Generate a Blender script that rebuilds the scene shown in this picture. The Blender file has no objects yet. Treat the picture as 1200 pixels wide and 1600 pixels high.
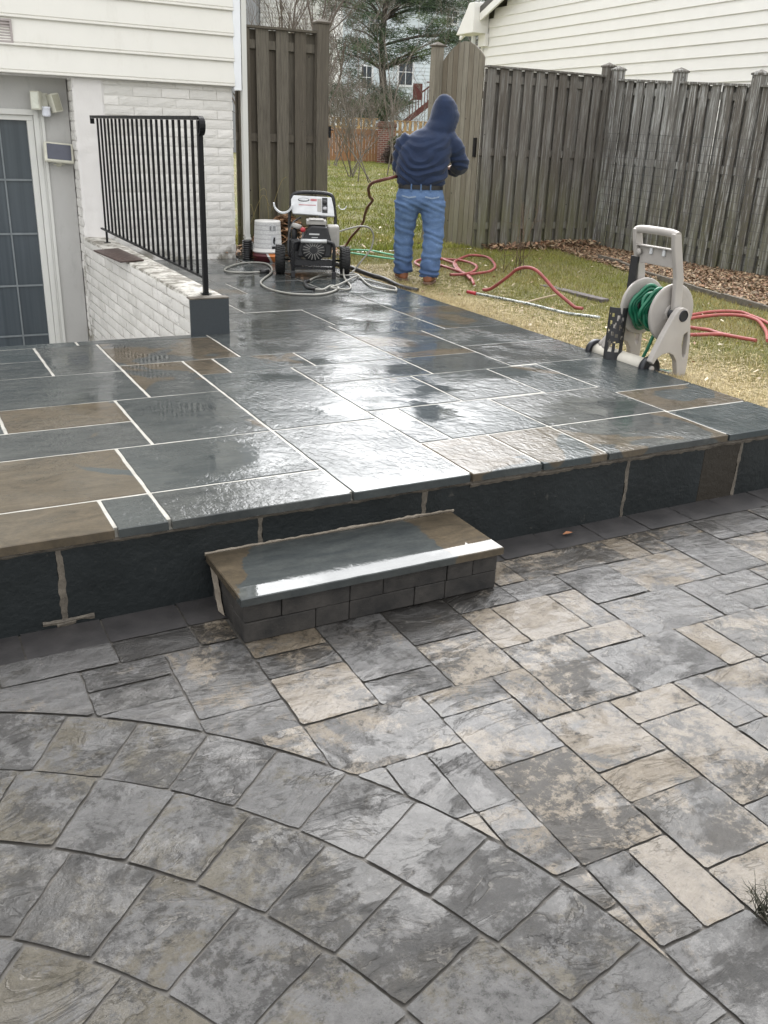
import bpy, bmesh, math, random
import numpy as np
from mathutils import Vector, Matrix, noise as mnoise
random.seed(7); rng = np.random.default_rng(7)
PI = math.pi
scn = bpy.context.scene
col = scn.collection

# ------------------------------------------------------------------ camera
# house frame: x right along the facade, y towards the back garden, z up, terrace top z = 0
cam_d = bpy.data.cameras.new('camera'); cam = bpy.data.objects.new('camera', cam_d); col.objects.link(cam)
cam_d.sensor_fit = 'VERTICAL'; cam_d.sensor_height = 36.0; cam_d.lens = 1411.94 / 1600 * 36
cam_d.clip_start = 0.05; cam_d.clip_end = 2000
R3 = Matrix(((0.88410586, 0.14844110, -0.44308247), (-0.46576590, 0.35637312, -0.80997551), (0.03766903, 0.92247680, 0.38421037)))
cam.matrix_world = Matrix.Translation((0, 0, 1.4)) @ R3.to_4x4()
scn.camera = cam
scn.view_settings.view_transform = 'Standard'; scn.view_settings.look = 'None'
scn.view_settings.exposure = 0.22; scn.view_settings.gamma = 1.0

# ------------------------------------------------------------------ sky: bright overcast, sun veiled behind cloud over the back garden
SUN_AZ = math.radians(27)      # from +y towards +x
SUN_EL = math.radians(45)
GLOW_AZ = math.radians(37); GLOW_EL = math.radians(26)   # brightest break in the cloud, low over the garden
w = bpy.data.worlds.new('World'); scn.world = w; w.use_nodes = True
nt = w.node_tree; N = nt.nodes; L = nt.links
bg = N['Background']; bg.inputs[1].default_value = 0.1
sky = N.new('ShaderNodeTexSky'); sky.sky_type = 'NISHITA'; sky.sun_disc = False
sky.sun_elevation = SUN_EL; sky.sun_rotation = SUN_AZ; sky.air_density = 1.0; sky.dust_density = 6.0; sky.ozone_density = 1.0
def wn(t, **k):
    n = N.new(t)
    for a, b in k.items(): setattr(n, a, b)
    return n
tc = wn('ShaderNodeTexCoord')
sx = wn('ShaderNodeSeparateXYZ'); L.new(tc.outputs['Generated'], sx.inputs[0])
ramp = wn('ShaderNodeValToRGB'); L.new(sx.outputs['Z'], ramp.inputs[0])
ramp.color_ramp.elements[0].position = 0.0; ramp.color_ramp.elements[0].color = (0.62, 0.63, 0.64, 1)
ramp.color_ramp.elements[1].position = 0.9; ramp.color_ramp.elements[1].color = (1.0, 1.0, 1.01, 1)
dot = wn('ShaderNodeVectorMath', operation='DOT_PRODUCT'); L.new(tc.outputs['Generated'], dot.inputs[0])
dot.inputs[1].default_value = (math.sin(GLOW_AZ) * math.cos(GLOW_EL), math.cos(GLOW_AZ) * math.cos(GLOW_EL), math.sin(GLOW_EL))
mr = wn('ShaderNodeMapRange', interpolation_type='SMOOTHSTEP'); L.new(dot.outputs['Value'], mr.inputs[0])
mr.inputs[1].default_value = 0.62; mr.inputs[2].default_value = 1.0; mr.inputs[3].default_value = 0; mr.inputs[4].default_value = 1
cn = wn('ShaderNodeTexNoise'); L.new(tc.outputs['Generated'], cn.inputs['Vector']); cn.inputs['Scale'].default_value = 2.6; cn.inputs['Detail'].default_value = 5
cm = wn('ShaderNodeMapRange'); L.new(cn.outputs['Fac'], cm.inputs[0]); cm.inputs[1].default_value = .3; cm.inputs[2].default_value = .7; cm.inputs[3].default_value = .8; cm.inputs[4].default_value = 1.2
glow = wn('ShaderNodeMath', operation='MULTIPLY_ADD'); L.new(mr.outputs[0], glow.inputs[0]); glow.inputs[1].default_value = 82.0; glow.inputs[2].default_value = 20.0
gl2 = wn('ShaderNodeMath', operation='MULTIPLY'); L.new(glow.outputs[0], gl2.inputs[0]); L.new(cm.outputs[0], gl2.inputs[1])
sc = wn('ShaderNodeVectorMath', operation='SCALE'); L.new(ramp.outputs[0], sc.inputs[0]); L.new(gl2.outputs[0], sc.inputs['Scale'])
mx = wn('ShaderNodeMix', data_type='RGBA'); mx.inputs[0].default_value = 0.94
L.new(sky.outputs[0], mx.inputs[6]); L.new(sc.outputs[0], mx.inputs[7]); L.new(mx.outputs[2], bg.inputs[0])
sd = bpy.data.lights.new('sun', 'SUN'); sd.energy = 0.5; sd.angle = math.radians(60); sd.color = (1, .98, .95)
sun = bpy.data.objects.new('sun', sd); col.objects.link(sun)
sun.rotation_euler = Vector((math.sin(SUN_AZ) * math.cos(SUN_EL), math.cos(SUN_AZ) * math.cos(SUN_EL), math.sin(SUN_EL))).to_track_quat('Z', 'Y').to_euler()

# ------------------------------------------------------------------ helpers
class NT:
    """small wrapper to write node materials tersely"""
    def __init__(s, name):
        s.m = bpy.data.materials.new(name); s.m.use_nodes = True
        s.t = s.m.node_tree; s.b = s.t.nodes['Principled BSDF']
    def n(s, t, ins=None, **k):
        x = s.t.nodes.new(t)
        for a, b in k.items(): setattr(x, a, b)
        for a, b in (ins or {}).items(): s.set(x.inputs[a], b)
        return x
    def set(s, sock, v):
        if isinstance(v, bpy.types.NodeSocket): s.t.links.new(v, sock)
        else:
            if isinstance(v, tuple) and len(v) == 3 and sock.type == 'RGBA': v = v + (1,)
            sock.default_value = v
    def noise(s, vec, scale, detail=4, rough=.55, dist=0.0):
        return s.n('ShaderNodeTexNoise', {'Vector': vec, 'Scale': scale, 'Detail': detail, 'Roughness': rough, 'Distortion': dist}).outputs['Fac']
    def mr(s, v, a, b, c=0.0, d=1.0, smooth=False):
        return s.n('ShaderNodeMapRange', {0: v, 1: a, 2: b, 3: c, 4: d}, interpolation_type='SMOOTHSTEP' if smooth else 'LINEAR').outputs[0]
    def math(s, op, a, b=0.0, c=0.0):
        return s.n('ShaderNodeMath', {0: a, 1: b, 2: c}, operation=op).outputs[0]
    def mix(s, f, a, b, mode='MIX'):
        return s.n('ShaderNodeMix', {0: f, 6: a, 7: b}, data_type='RGBA', blend_type=mode).outputs[2]
    def obj(s): return s.n('ShaderNodeTexCoord').outputs['Object']
    def attr(s, name): return s.n('ShaderNodeAttribute', attribute_name=name).outputs
    def scale(s, vec, v): return s.n('ShaderNodeVectorMath', {0: vec, 1: v}, operation='MULTIPLY').outputs[0]
    def add(s, a, b): return s.n('ShaderNodeVectorMath', {0: a, 1: b}, operation='ADD').outputs[0]
    def bump(s, h, strength=.5, dist=.01, normal=None):
        d = {'Height': h, 'Strength': strength, 'Distance': dist}
        if normal is not None: d['Normal'] = normal
        return s.n('ShaderNodeBump', d).outputs[0]
    def out(s, **k):
        for a, v in k.items(): s.set(s.b.inputs[a.replace('_', ' ')], v)
        return s.m

def simple(name, colr, rough=.5, metal=0.0, var=.12, nscale=12, bump=0.0, bscale=60, coat=0.0, spec=.5):
    t = NT(name); o = t.obj()
    f = t.noise(o, nscale, 5)
    c = t.mix(t.mr(f, .3, .7), tuple(x * (1 - var) for x in colr), tuple(min(1, x * (1 + var)) for x in colr))
    k = dict(Base_Color=c, Roughness=t.mr(t.noise(o, nscale * 2.3, 4), .3, .7, max(.02, rough - .08), min(1, rough + .08)), Metallic=metal, Coat_Weight=coat, Coat_Roughness=.08)
    k['Specular_IOR_Level'] = spec
    if bump: k['Normal'] = t.bump(t.noise(o, bscale, 5), bump, .004)
    m = t.m
    for a, v in k.items(): t.set(t.b.inputs[a if a == 'Specular_IOR_Level' else a.replace('_', ' ')] if a != 'Specular_IOR_Level' else t.b.inputs['Specular IOR Level'], v)
    return m

def tag(o, label=None, cat=None, group=None, kind=None):
    if label: o['label'] = label
    if cat: o['category'] = cat
    if group: o['group'] = group
    if kind: o['kind'] = kind
    return o
def empty(name, loc=(0, 0, 0), rz=0, label=None, cat=None, group=None, kind=None):
    o = bpy.data.objects.new(name, None); col.objects.link(o); o.location = loc; o.rotation_euler = (0, 0, rz)
    o.empty_display_size = .1
    return tag(o, label, cat, group, kind)

class MB:
    """collects polygons, builds one mesh object"""
    def __init__(s): s.v = []; s.f = []; s.mi = []; s.c = []; s.sm = []
    def poly(s, pts, mi=0, c=(1, 1, 1, 1), sm=False):
        i = len(s.v); s.v += [tuple(p) for p in pts]; s.f.append(tuple(range(i, i + len(pts)))); s.mi.append(mi); s.c.append(c); s.sm.append(sm)
    def box(s, a, b, mi=0, c=(1, 1, 1, 1), M=None):
        x0, y0, z0 = a; x1, y1, z1 = b
        p = [(x0, y0, z0), (x1, y0, z0), (x1, y1, z0), (x0, y1, z0), (x0, y0, z1), (x1, y0, z1), (x1, y1, z1), (x0, y1, z1)]
        if M is not None: p = [tuple(M @ Vector(q)) for q in p]
        i = len(s.v); s.v += p
        for f in ((3, 2, 1, 0), (4, 5, 6, 7), (0, 1, 5, 4), (1, 2, 6, 5), (2, 3, 7, 6), (3, 0, 4, 7)):
            s.f.append(tuple(i + k for k in f)); s.mi.append(mi); s.c.append(c); s.sm.append(False)
    def bar(s, a, b, w, h=None, mi=0, c=(1, 1, 1, 1), up=(0, 0, 1)):
        h = h or w; a = Vector(a); b = Vector(b); d = b - a; Ln = d.length; d.normalize(); u = Vector(up)
        if abs(d.dot(u)) > .98: u = Vector((0, 1, 0))
        x = u.cross(d).normalized(); y = d.cross(x)
        M = Matrix((x, y, d)).transposed().to_4x4(); M.translation = a
        s.box((-w / 2, -h / 2, 0), (w / 2, h / 2, Ln), mi, c, M)
    def tube(s, pts, r, seg=8, mi=0, c=(1, 1, 1, 1), caps=True, closed=False):
        P = [Vector(p) for p in pts]; n = len(P)
        rr = r if isinstance(r, (list, tuple)) else [r] * n
        i0 = len(s.v); prev = None
        for k in range(n):
            d = (P[min(k + 1, n - 1)] - P[max(k - 1, 0)])
            if d.length < 1e-7: d = Vector((0, 0, 1))
            d.normalize()
            if prev is None:
                u = Vector((0, 0, 1)) if abs(d.z) < .9 else Vector((1, 0, 0)); x = u.cross(d).normalized()
            else: x = (prev - d * prev.dot(d)).normalized()
            prev = x; y = d.cross(x)
            rx, ry = rr[k] if isinstance(rr[k], (tuple, list)) else (rr[k], rr[k])
            for q in range(seg):
                a = 2 * PI * q / seg; s.v.append(tuple(P[k] + x * math.cos(a) * rx + y * math.sin(a) * ry))
        for k in range(n - 1):
            for q in range(seg):
                a = i0 + k * seg + q; b = i0 + k * seg + (q + 1) % seg
                s.f.append((a, b, b + seg, a + seg)); s.mi.append(mi); s.c.append(c); s.sm.append(True)
        if caps:
            s.f.append(tuple(i0 + q for q in range(seg - 1, -1, -1))); s.mi.append(mi); s.c.append(c); s.sm.append(False)
            s.f.append(tuple(i0 + (n - 1) * seg + q for q in range(seg))); s.mi.append(mi); s.c.append(c); s.sm.append(False)
    def lathe(s, prof, M=None, seg=24, mi=0, c=(1, 1, 1, 1), sm=True):
        """prof: (radius, height) list about local z"""
        i0 = len(s.v)
        for r, z in prof:
            for q in range(seg):
                a = 2 * PI * q / seg; p = Vector((math.cos(a) * r, math.sin(a) * r, z)); s.v.append(tuple(M @ p if M is not None else p))
        for k in range(len(prof) - 1):
            for q in range(seg):
                a = i0 + k * seg + q; b = i0 + k * seg + (q + 1) % seg
                s.f.append((a, b, b + seg, a + seg)); s.mi.append(mi); s.c.append(c); s.sm.append(sm)
        for k, rev in ((0, True), (len(prof) - 1, False)):
            if prof[k][0] > 1e-6:
                t = [i0 + k * seg + q for q in range(seg)]
                s.f.append(tuple(reversed(t)) if rev else tuple(t)); s.mi.append(mi); s.c.append(c); s.sm.append(False)
    def prism(s, pts2, h0, h1, M=None, mi=0, c=(1, 1, 1, 1)):
        n = len(pts2); i0 = len(s.v)
        for h in (h0, h1):
            for x, y in pts2:
                p = Vector((x, y, h)); s.v.append(tuple(M @ p if M is not None else p))
        s.f.append(tuple(i0 + q for q in range(n - 1, -1, -1))); s.f.append(tuple(i0 + n + q for q in range(n)))
        for q in range(n): s.f.append((i0 + q, i0 + (q + 1) % n, i0 + n + (q + 1) % n, i0 + n + q))
        for _ in range(n + 2): s.mi.append(mi); s.c.append(c); s.sm.append(False)
    def build(s, name, mats, parent=None, bevel=0.0, bseg=2, loc=None, angle=35):
        me = bpy.data.meshes.new(name); me.from_pydata(s.v, [], s.f)
        if not isinstance(mats, (list, tuple)): mats = [mats]
        for m in mats: me.materials.append(m)
        me.polygons.foreach_set('material_index', s.mi); me.polygons.foreach_set('use_smooth', s.sm)
        if any(x != (1, 1, 1, 1) for x in s.c):
            ca = me.color_attributes.new('tint', 'FLOAT_COLOR', 'CORNER')
            arr = np.repeat(np.array(s.c, dtype=np.float32), [len(f) for f in s.f], axis=0).ravel()
            ca.data.foreach_set('color', arr)
        me.update()
        o = bpy.data.objects.new(name, me); col.objects.link(o)
        if parent: o.parent = parent
        if loc: o.location = loc
        if bevel:
            b = o.modifiers.new('bevel', 'BEVEL'); b.width = bevel; b.segments = bseg; b.limit_method = 'ANGLE'; b.angle_limit = math.radians(angle); b.harden_normals = False
        return o

def spline(pts, sub=8):
    P = [Vector(p) for p in pts]; out = []
    for i in range(len(P) - 1):
        p0 = P[max(i - 1, 0)]; p1 = P[i]; p2 = P[i + 1]; p3 = P[min(i + 2, len(P) - 1)]
        for k in range(sub):
            t = k / sub
            out.append(.5 * ((2 * p1) + (p2 - p0) * t + (2 * p0 - 5 * p1 + 4 * p2 - p3) * t * t + (3 * p1 - p0 - 3 * p2 + p3) * t ** 3))
    out.append(P[-1]); return out
def soup(name, V, mat, tint, k=3, parent=None):
    """V: (n,k,3) array of separate k-gons; tint (n,4)"""
    n = len(V); me = bpy.data.meshes.new(name)
    me.vertices.add(n * k); me.vertices.foreach_set('co', np.asarray(V, np.float32).ravel())
    me.loops.add(n * k); me.loops.foreach_set('vertex_index', np.arange(n * k, dtype=np.int32))
    me.polygons.add(n); me.polygons.foreach_set('loop_start', np.arange(n, dtype=np.int32) * k)
    me.update(calc_edges=True)
    ca = me.color_attributes.new('tint', 'FLOAT_COLOR', 'CORNER')
    ca.data.foreach_set('color', np.repeat(np.asarray(tint, np.float32), k, axis=0).ravel())
    me.materials.append(mat); o = bpy.data.objects.new(name, me); col.objects.link(o)
    if parent: o.parent = parent
    return o
def hose(name, pts, r, mat, label, cat='hose', group=None, sub=7, seg=8, drop=0.0):
    mb = MB(); P = spline(pts, sub)
    if name in ('red_hose', 'green_hose', 'lance'):
        for p in P: p.z = max(p.z, float(lawn_z(np.array(p.x), np.array(p.y))) + .034)
    P = [p + Vector((0, 0, drop)) for p in P]
    mb.tube(P, r, seg); o = mb.build(name, mat); return tag(o, label, cat, group)

# ------------------------------------------------------------------ materials
def mat_bluestone(name='bluestone', dark=1.0, rough=.32, wet=1.0, ripple=1.0, ends=False):
    t = NT(name); o = t.obj(); a = t.attr('tint'); tint = a['Color']; sep = t.n('ShaderNodeSeparateColor', {0: tint}).outputs
    off = t.scale(tint, (37.0, 91.0, 53.0)); p = t.add(o, off)
    # r: blue tone variation, g: brown amount, b: random
    big = t.noise(p, 1.7, 3, .5, .6); fine = t.noise(p, 55, 6, .7); mid = t.noise(t.scale(p, (1, 3.2, 1)), 6, 5, .6)
    blue = t.mix(t.mr(mid, .3, .7), (.032 * dark, .035 * dark, .036 * dark), (.074 * dark, .078 * dark, .074 * dark))
    blue = t.mix(t.mr(sep[0], 0, 1), blue, (.042 * dark, .052 * dark, .054 * dark))
    grn = t.mix(t.mr(t.noise(t.scale(p, (1, 2.2, 1)), 5, 5, .65, 1.2), .3, .7), (.055 * dark, .045 * dark, .031 * dark), (.105 * dark, .083 * dark, .056 * dark))
    thr = t.math('SUBTRACT', 1.0, sep[1])
    msk = t.mr(t.math('SUBTRACT', big, t.mr(thr, 0, 1, .22, .80)), -.012, .012, 0, 1, True)
    if ends:   # the tread is brown at both ends with a ragged boundary
        ox = t.n('ShaderNodeSeparateXYZ', {0: o}).outputs; ex = t.math('ADD', ox['X'], t.math('MULTIPLY', t.math('SUBTRACT', t.noise(o, 5, 5, .6), .5), .22)); sk = t.math('ADD', ex, t.math('MULTIPLY', t.math('SUBTRACT', ox['Y'], 3.0), -.55))
        msk = t.math('MAXIMUM', t.mr(sk, 1.035, 1.025, 0, 1, True), t.mr(ex, 1.86, 1.875, 0, 1, True))
    c = t.mix(msk, blue, grn)
    c = t.mix(t.mr(fine, .35, .75, 0, .35), c, (.02, .022, .022))
    # thin pooled water film ripples, elongated
    rip = t.noise(t.scale(o, (1, .55, 1)), 34, 3, .6, .7); rip2 = t.noise(t.scale(o, (.8, 1.3, 1)), 120, 3, .6)
    where = t.mr(t.noise(o, 1.3, 4), .40, .60, .06, 1.0, True)
    h = t.math('MULTIPLY', t.math('ADD', rip, t.math('MULTIPLY', rip2, .22)), where)
    nb = t.bump(t.math('ADD', t.math('MULTIPLY', mid, .5), t.math('MULTIPLY', fine, .3)), .5, .008)
    nc = t.bump(h, .8 * ripple, .0058)
    edge = t.mr(t.noise(p, 3.1, 4, .6), .42, .58, 0, 1, True)
    m = t.out(Base_Color=c, Roughness=rough, Normal=nb, Coat_Weight=t.mr(edge, 0, 1, .75 * wet, 1.0 * wet), Coat_Roughness=t.mr(edge, 0, 1, .05, .012), Coat_IOR=1.42, Coat_Normal=nc, IOR=1.05)
    return m
def mat_paver(name='concrete_paver', ring=0.0):
    t = NT(name); o = t.obj(); a = t.attr('tint'); tint = a['Color']; sep = t.n('ShaderNodeSeparateColor', {0: tint}).outputs
    p = t.add(o, t.scale(tint, (61.0, 47.0, 83.0)))
    big = t.noise(p, 4.5, 9, .66, .7); mid = t.noise(p, 15, 8, .74, .4); fine = t.noise(p, 150, 6, .75); grit = t.noise(p, 520, 3, .6); m2 = t.noise(p, 48, 8, .78)
    beige = t.mix(t.mr(mid, .3, .7), (.118, .096, .070), (.222, .190, .148))
    bluegrey = t.mix(t.mr(mid, .3, .7), (.055, .0535, .0525), (.118, .115, .113))
    char = t.mix(t.mr(mid, .3, .7), (.016, .0155, .015), (.040, .037, .034))
    olive = t.mix(t.mr(mid, .3, .7), (.052, .045, .032), (.100, .088, .066))
    f1 = t.math('ADD', t.math('MULTIPLY', big, .38), t.math('ADD', t.math('MULTIPLY', mid, .30), t.math('ADD', t.math('MULTIPLY', m2, .26), t.math('MULTIPLY', fine, .16))))
    k1 = t.mr(t.math('SUBTRACT', t.math('SUBTRACT', f1, .55), t.mr(sep[0], 0, 1, -.13, .13)), -.028, .028, 0, 1, True)   # r: amount of charcoal
    g2_ = t.math('ADD', t.math('MULTIPLY', t.noise(t.add(p, (5, 9, 3)), 3.6, 8, .68, .8), .62), t.math('ADD', t.math('MULTIPLY', m2, .25), t.math('MULTIPLY', fine, .13)))
    k2 = t.mr(t.math('SUBTRACT', g2_, t.mr(sep[1], 0, 1, .34, .66)), -.035, .035, 0, 1, True)  # g: blue-grey against beige
    light = t.mix(k2, beige, bluegrey) if ring < .5 else t.mix(k2, olive, bluegrey)
    c = t.mix(t.mr(k1, 0, 1, .12, 1), char, light)
    c = t.mix(t.mr(m2, .44, .30, 0, .75), c, (.018, .017, .016)); c = t.mix(t.mr(fine, .56, .72, 0, .6), c, (.022, .021, .020)); c = t.mix(t.mr(grit, .60, .80, 0, .4), c, (.25, .235, .20))  # low pits darkened in the colour, as dirt and as relief shade
    # riven relief: a few broken ledges of a stretched noise
    q = t.add(t.scale(o, (1.0, 1.9, 1)), t.scale(tint, (9.0, 33.0, 17.0)))
    hn = t.noise(q, 2.5 if ring < .5 else 2.9, 8, .60, 1.1)
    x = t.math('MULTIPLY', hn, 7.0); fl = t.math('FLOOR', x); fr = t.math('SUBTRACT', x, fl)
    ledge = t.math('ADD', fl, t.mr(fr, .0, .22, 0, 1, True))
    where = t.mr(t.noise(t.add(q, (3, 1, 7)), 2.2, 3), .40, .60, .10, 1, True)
    h = t.math('ADD', t.math('MULTIPLY', t.math('MULTIPLY', ledge, where), .10), t.math('ADD', t.math('MULTIPLY', hn, .9), t.math('ADD', t.math('MULTIPLY', mid, .26), t.math('ADD', t.math('MULTIPLY', m2, .16), t.math('MULTIPLY', fine, .06)))))
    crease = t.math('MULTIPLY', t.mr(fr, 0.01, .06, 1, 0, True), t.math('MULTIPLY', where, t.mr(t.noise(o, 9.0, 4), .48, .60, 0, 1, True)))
    c = t.mix(t.math('MULTIPLY', crease, .55), c, (.035, .033, .032))  # crease dirt, also painting in the shade that the relief barely casts
    film_glint = t.math('MULTIPLY', t.math('MULTIPLY', t.mr(fr, .10, .15, 0, 1, True), t.mr(fr, .17, .30, 1, 0, True)), t.math('MULTIPLY', where, t.mr(t.noise(t.add(o, (2, 5, 1)), 7.0, 5, .7), .50, .60, 0, 1, True)))
    c = t.mix(t.math('MULTIPLY', film_glint, .38), c, (.30, .28, .25))   # pale lines along ledges: water-film reflections painted into the colour
    px_ = t.n('ShaderNodeSeparateXYZ', {0: o}).outputs
    pool = t.mr(t.math('ADD', t.math('ADD', t.noise(o, 1.25, 6, .62, .5), t.math('MULTIPLY', t.math('SUBTRACT', .5, hn), .55)), t.math('ADD', t.mr(px_['X'], 0, 3.2, -.035, .075), t.mr(px_['Y'], 0, 3, -.03, .03))), .515, .55, 0, 1, True)
    nb = t.bump(h, 1.0, .034)
    rp = t.bump(t.math('ADD', t.math('MULTIPLY', t.noise(t.scale(o, (1, .6, 1)), 26, 4, .6), .35), h), .7, .0125)
    nc = t.n('ShaderNodeMix', {0: pool, 4: t.bump(h, .95, .024), 5: rp}, data_type='VECTOR').outputs[1]
    wetm = t.mr(t.noise(p, 6, 6, .68), .34, .60, .55, 1.0)
    cw = t.math('MAXIMUM', wetm, pool)
    cr = t.math('MULTIPLY', t.mr(pool, 0, 1, 1, .18), t.mr(t.noise(o, 60, 4, .7), .3, .7, .045, .15))
    c = t.mix(t.math('MULTIPLY', pool, .5), c, t.scale(c, (.62, .59, .54)))
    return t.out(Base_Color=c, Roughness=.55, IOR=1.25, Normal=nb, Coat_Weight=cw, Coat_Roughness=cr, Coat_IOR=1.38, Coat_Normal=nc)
M_STONE = mat_bluestone(); M_TREAD = mat_bluestone('tread_stone', ripple=.10, ends=True)
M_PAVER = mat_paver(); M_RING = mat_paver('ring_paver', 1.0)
def mat_border():
    t = NT('charcoal_border_paver'); o = t.obj(); p = t.add(o, t.scale(t.attr('tint')['Color'], (31, 17, 23)))
    f = t.noise(p, 9, 5, .6); g = t.noise(p, 90, 4, .7)
    c = t.mix(t.mr(f, .3, .7), (.018, .017, .0175), (.042, .039, .039)); c = t.mix(t.mr(g, .6, .8, 0, .3), c, (.09, .085, .08))
    return t.out(Base_Color=c, Roughness=.6, Normal=t.bump(t.math('ADD', f, t.math('MULTIPLY', g, .3)), .5, .006), Coat_Weight=.35, Coat_Roughness=.3)
M_BORDER = mat_border()
def mat_mortar(name, c0, c1, rough=.75, bump=.5):
    t = NT(name); o = t.obj(); f = t.noise(o, 14, 6, .7); g = t.noise(o, 160, 4, .7)
    return t.out(Base_Color=t.mix(t.mr(f, .3, .7), c0, c1), Roughness=rough, Normal=t.bump(t.math('ADD', f, t.math('MULTIPLY', g, .4)), bump, .006))
M_MORTAR = mat_mortar('cream_mortar', (.27, .26, .23), (.43, .415, .375))
M_MORTAR.node_tree.nodes['Principled BSDF'].inputs['Coat Weight'].default_value = .35; M_MORTAR.node_tree.nodes['Principled BSDF'].inputs['Coat Roughness'].default_value = .15
M_MORTAR2 = mat_mortar('wet_mortar', (.045, .038, .030), (.145, .125, .098), .6, .9)
M_MORTAR3 = mat_mortar('buff_mortar', (.15, .125, .095), (.30, .26, .21), .7, .9)
M_SAND = mat_mortar('joint_sand', (.045, .042, .038), (.10, .092, .08), .7)
def mat_riser():
    t = NT('slate_cladding'); o = t.obj(); p = t.add(o, t.scale(t.attr('tint')['Color'], (31, 17, 23)))
    f = t.noise(p, 30, 5, .6); g = t.noise(p, 3.0, 4, .6); h2 = t.noise(p, 11, 5, .65)
    c = t.mix(t.mr(g, .3, .7), (.009, .0112, .0115), (.018, .0215, .0225))
    br = t.mr(t.math('SUBTRACT', t.attr('tint')['Color'], .5), 0, .01)
    sep = t.n('ShaderNodeSeparateColor', {0: t.attr('tint')['Color']}).outputs
    c = t.mix(sep[1], c, (.030, .024, .017))
    c = t.mix(t.mr(h2, .66, .74, 0, .5), c, (.09, .085, .075))
    return t.out(Base_Color=c, Roughness=.42, Normal=t.bump(t.math('ADD', f, t.math('MULTIPLY', h2, .6)), .5, .010), IOR=1.33)
M_RISER = mat_riser()
def mat_block():
    t = NT('charcoal_block'); o = t.obj(); p = t.add(o, t.scale(t.attr('tint')['Color'], (31, 17, 23)))
    f = t.noise(p, 8, 5, .65); g = t.noise(p, 110, 5, .7)
    c = t.mix(t.mr(f, .35, .7), (.010, .0095, .009), (.046, .041, .036)); c = t.mix(t.mr(g, .55, .8, 0, .4), c, (.02, .02, .02))
    return t.out(Base_Color=c, Roughness=.75, Normal=t.bump(t.math('ADD', g, f), .6, .005))
M_BLOCK = mat_block()

# ------------------------------------------------------------------ terrace (raised bluestone terrace)
terrace = empty('terrace', (0, 0, 0), kind='structure')
X0, X1 = -1.2, 4.46
SL = [ # x0,x1,y0,y1,brown
 (X0,-.25,3.2,3.51,.3),(-.25,.605,3.2,3.51,.78),(.605,.81,3.2,3.51,.12),(.81,1.59,3.2,3.51,.05),
 (X0,-.45,3.51,4.125,.3),(-.45,.81,3.51,4.125,.66),(.81,1.59,3.51,4.125,.12),(1.59,2.19,3.2,4.125,.08),
 (X0,-.3,4.125,4.53,.1),(-.3,.985,4.125,4.53,.18),(X0,.378,4.53,4.94,.1),(.378,.985,4.53,4.94,.72),(.985,1.59,4.125,4.94,.22),
 (X0,-.1,4.94,5.59,.4),(-.1,1.18,4.94,5.59,.08),(1.18,1.59,4.94,5.72,.55),
 (X0,.1,5.59,6.0,.1),(.1,.77,5.59,6.0,.25),(X0,.3,6.0,6.38,.3),(.3,.77,6.0,6.38,.05),(.77,1.18,5.59,6.38,.06),(1.18,1.985,5.72,6.38,.62),
 (1.59,1.79,5.33,5.72,.6),(1.79,2.365,5.33,5.72,.5),(1.59,2.19,4.125,5.33,.1),(1.985,2.99,5.72,6.5,.15),(2.365,2.99,5.33,5.72,.1),
 (2.19,2.99,4.88,5.33,.12),(2.19,2.82,4.26,4.88,.1),(2.19,2.38,3.67,4.26,.2),(2.38,2.99,3.67,4.26,.15),(2.19,2.59,3.2,3.67,.5),(2.59,2.99,3.2,3.67,.62),
 (2.82,3.40,4.26,4.88,.12),(2.82,2.99,4.255,4.26,.1),(2.99,3.615,4.88,5.33,.1),(2.99,3.615,5.33,6.12,.5),(3.40,3.81,4.24,4.88,.35),
 (2.99,3.83,3.67,4.24,.28),(3.83,4.46,3.66,4.10,.6),(2.99,3.82,3.2,3.67,.38),(3.82,4.46,3.2,3.66,.04),(3.81,4.46,4.10,4.90,.15),
 (3.615,4.46,4.90,5.53,.15),(3.615,4.46,5.53,6.13,.1),(2.99,3.84,6.12,6.52,.1),(3.84,4.46,6.13,7.05,.45),(3.84,4.46,7.05,8.0,.15),
 (2.16,3.06,6.5,7.2,.15),(3.06,3.84,6.52,7.22,.1),(2.16,2.55,7.2,8.1,.35),(2.55,3.84,7.22,8.1,.15),(2.16,2.9,8.1,8.9,.3),(2.9,3.7,8.1,8.75,.1),(3.7,4.46,8.0,8.75,.3),
 (2.16,2.8,8.9,9.7,.1),(2.8,3.7,8.75,9.4,.15),(3.7,4.46,8.75,9.3,.1),(2.16,3.0,9.7,10.53,.4),(2.8,3.3,9.4,9.7,.1),(3.0,3.3,9.7,10.53,.1),(3.3,4.46,9.4,10.0,.15),(3.7,4.46,9.3,9.4,.15),(3.3,3.62,10.0,10.53,.2),(3.62,4.46,10.0,10.8,.1),
 (X0,.02,6.38,6.50,.05),(.02,1.06,6.38,6.50,.1),(1.06,1.985,6.38,6.50,.05)]
bm = bmesh.new(); cl = bm.loops.layers.float_color.new('tint')
J = .0075
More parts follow.
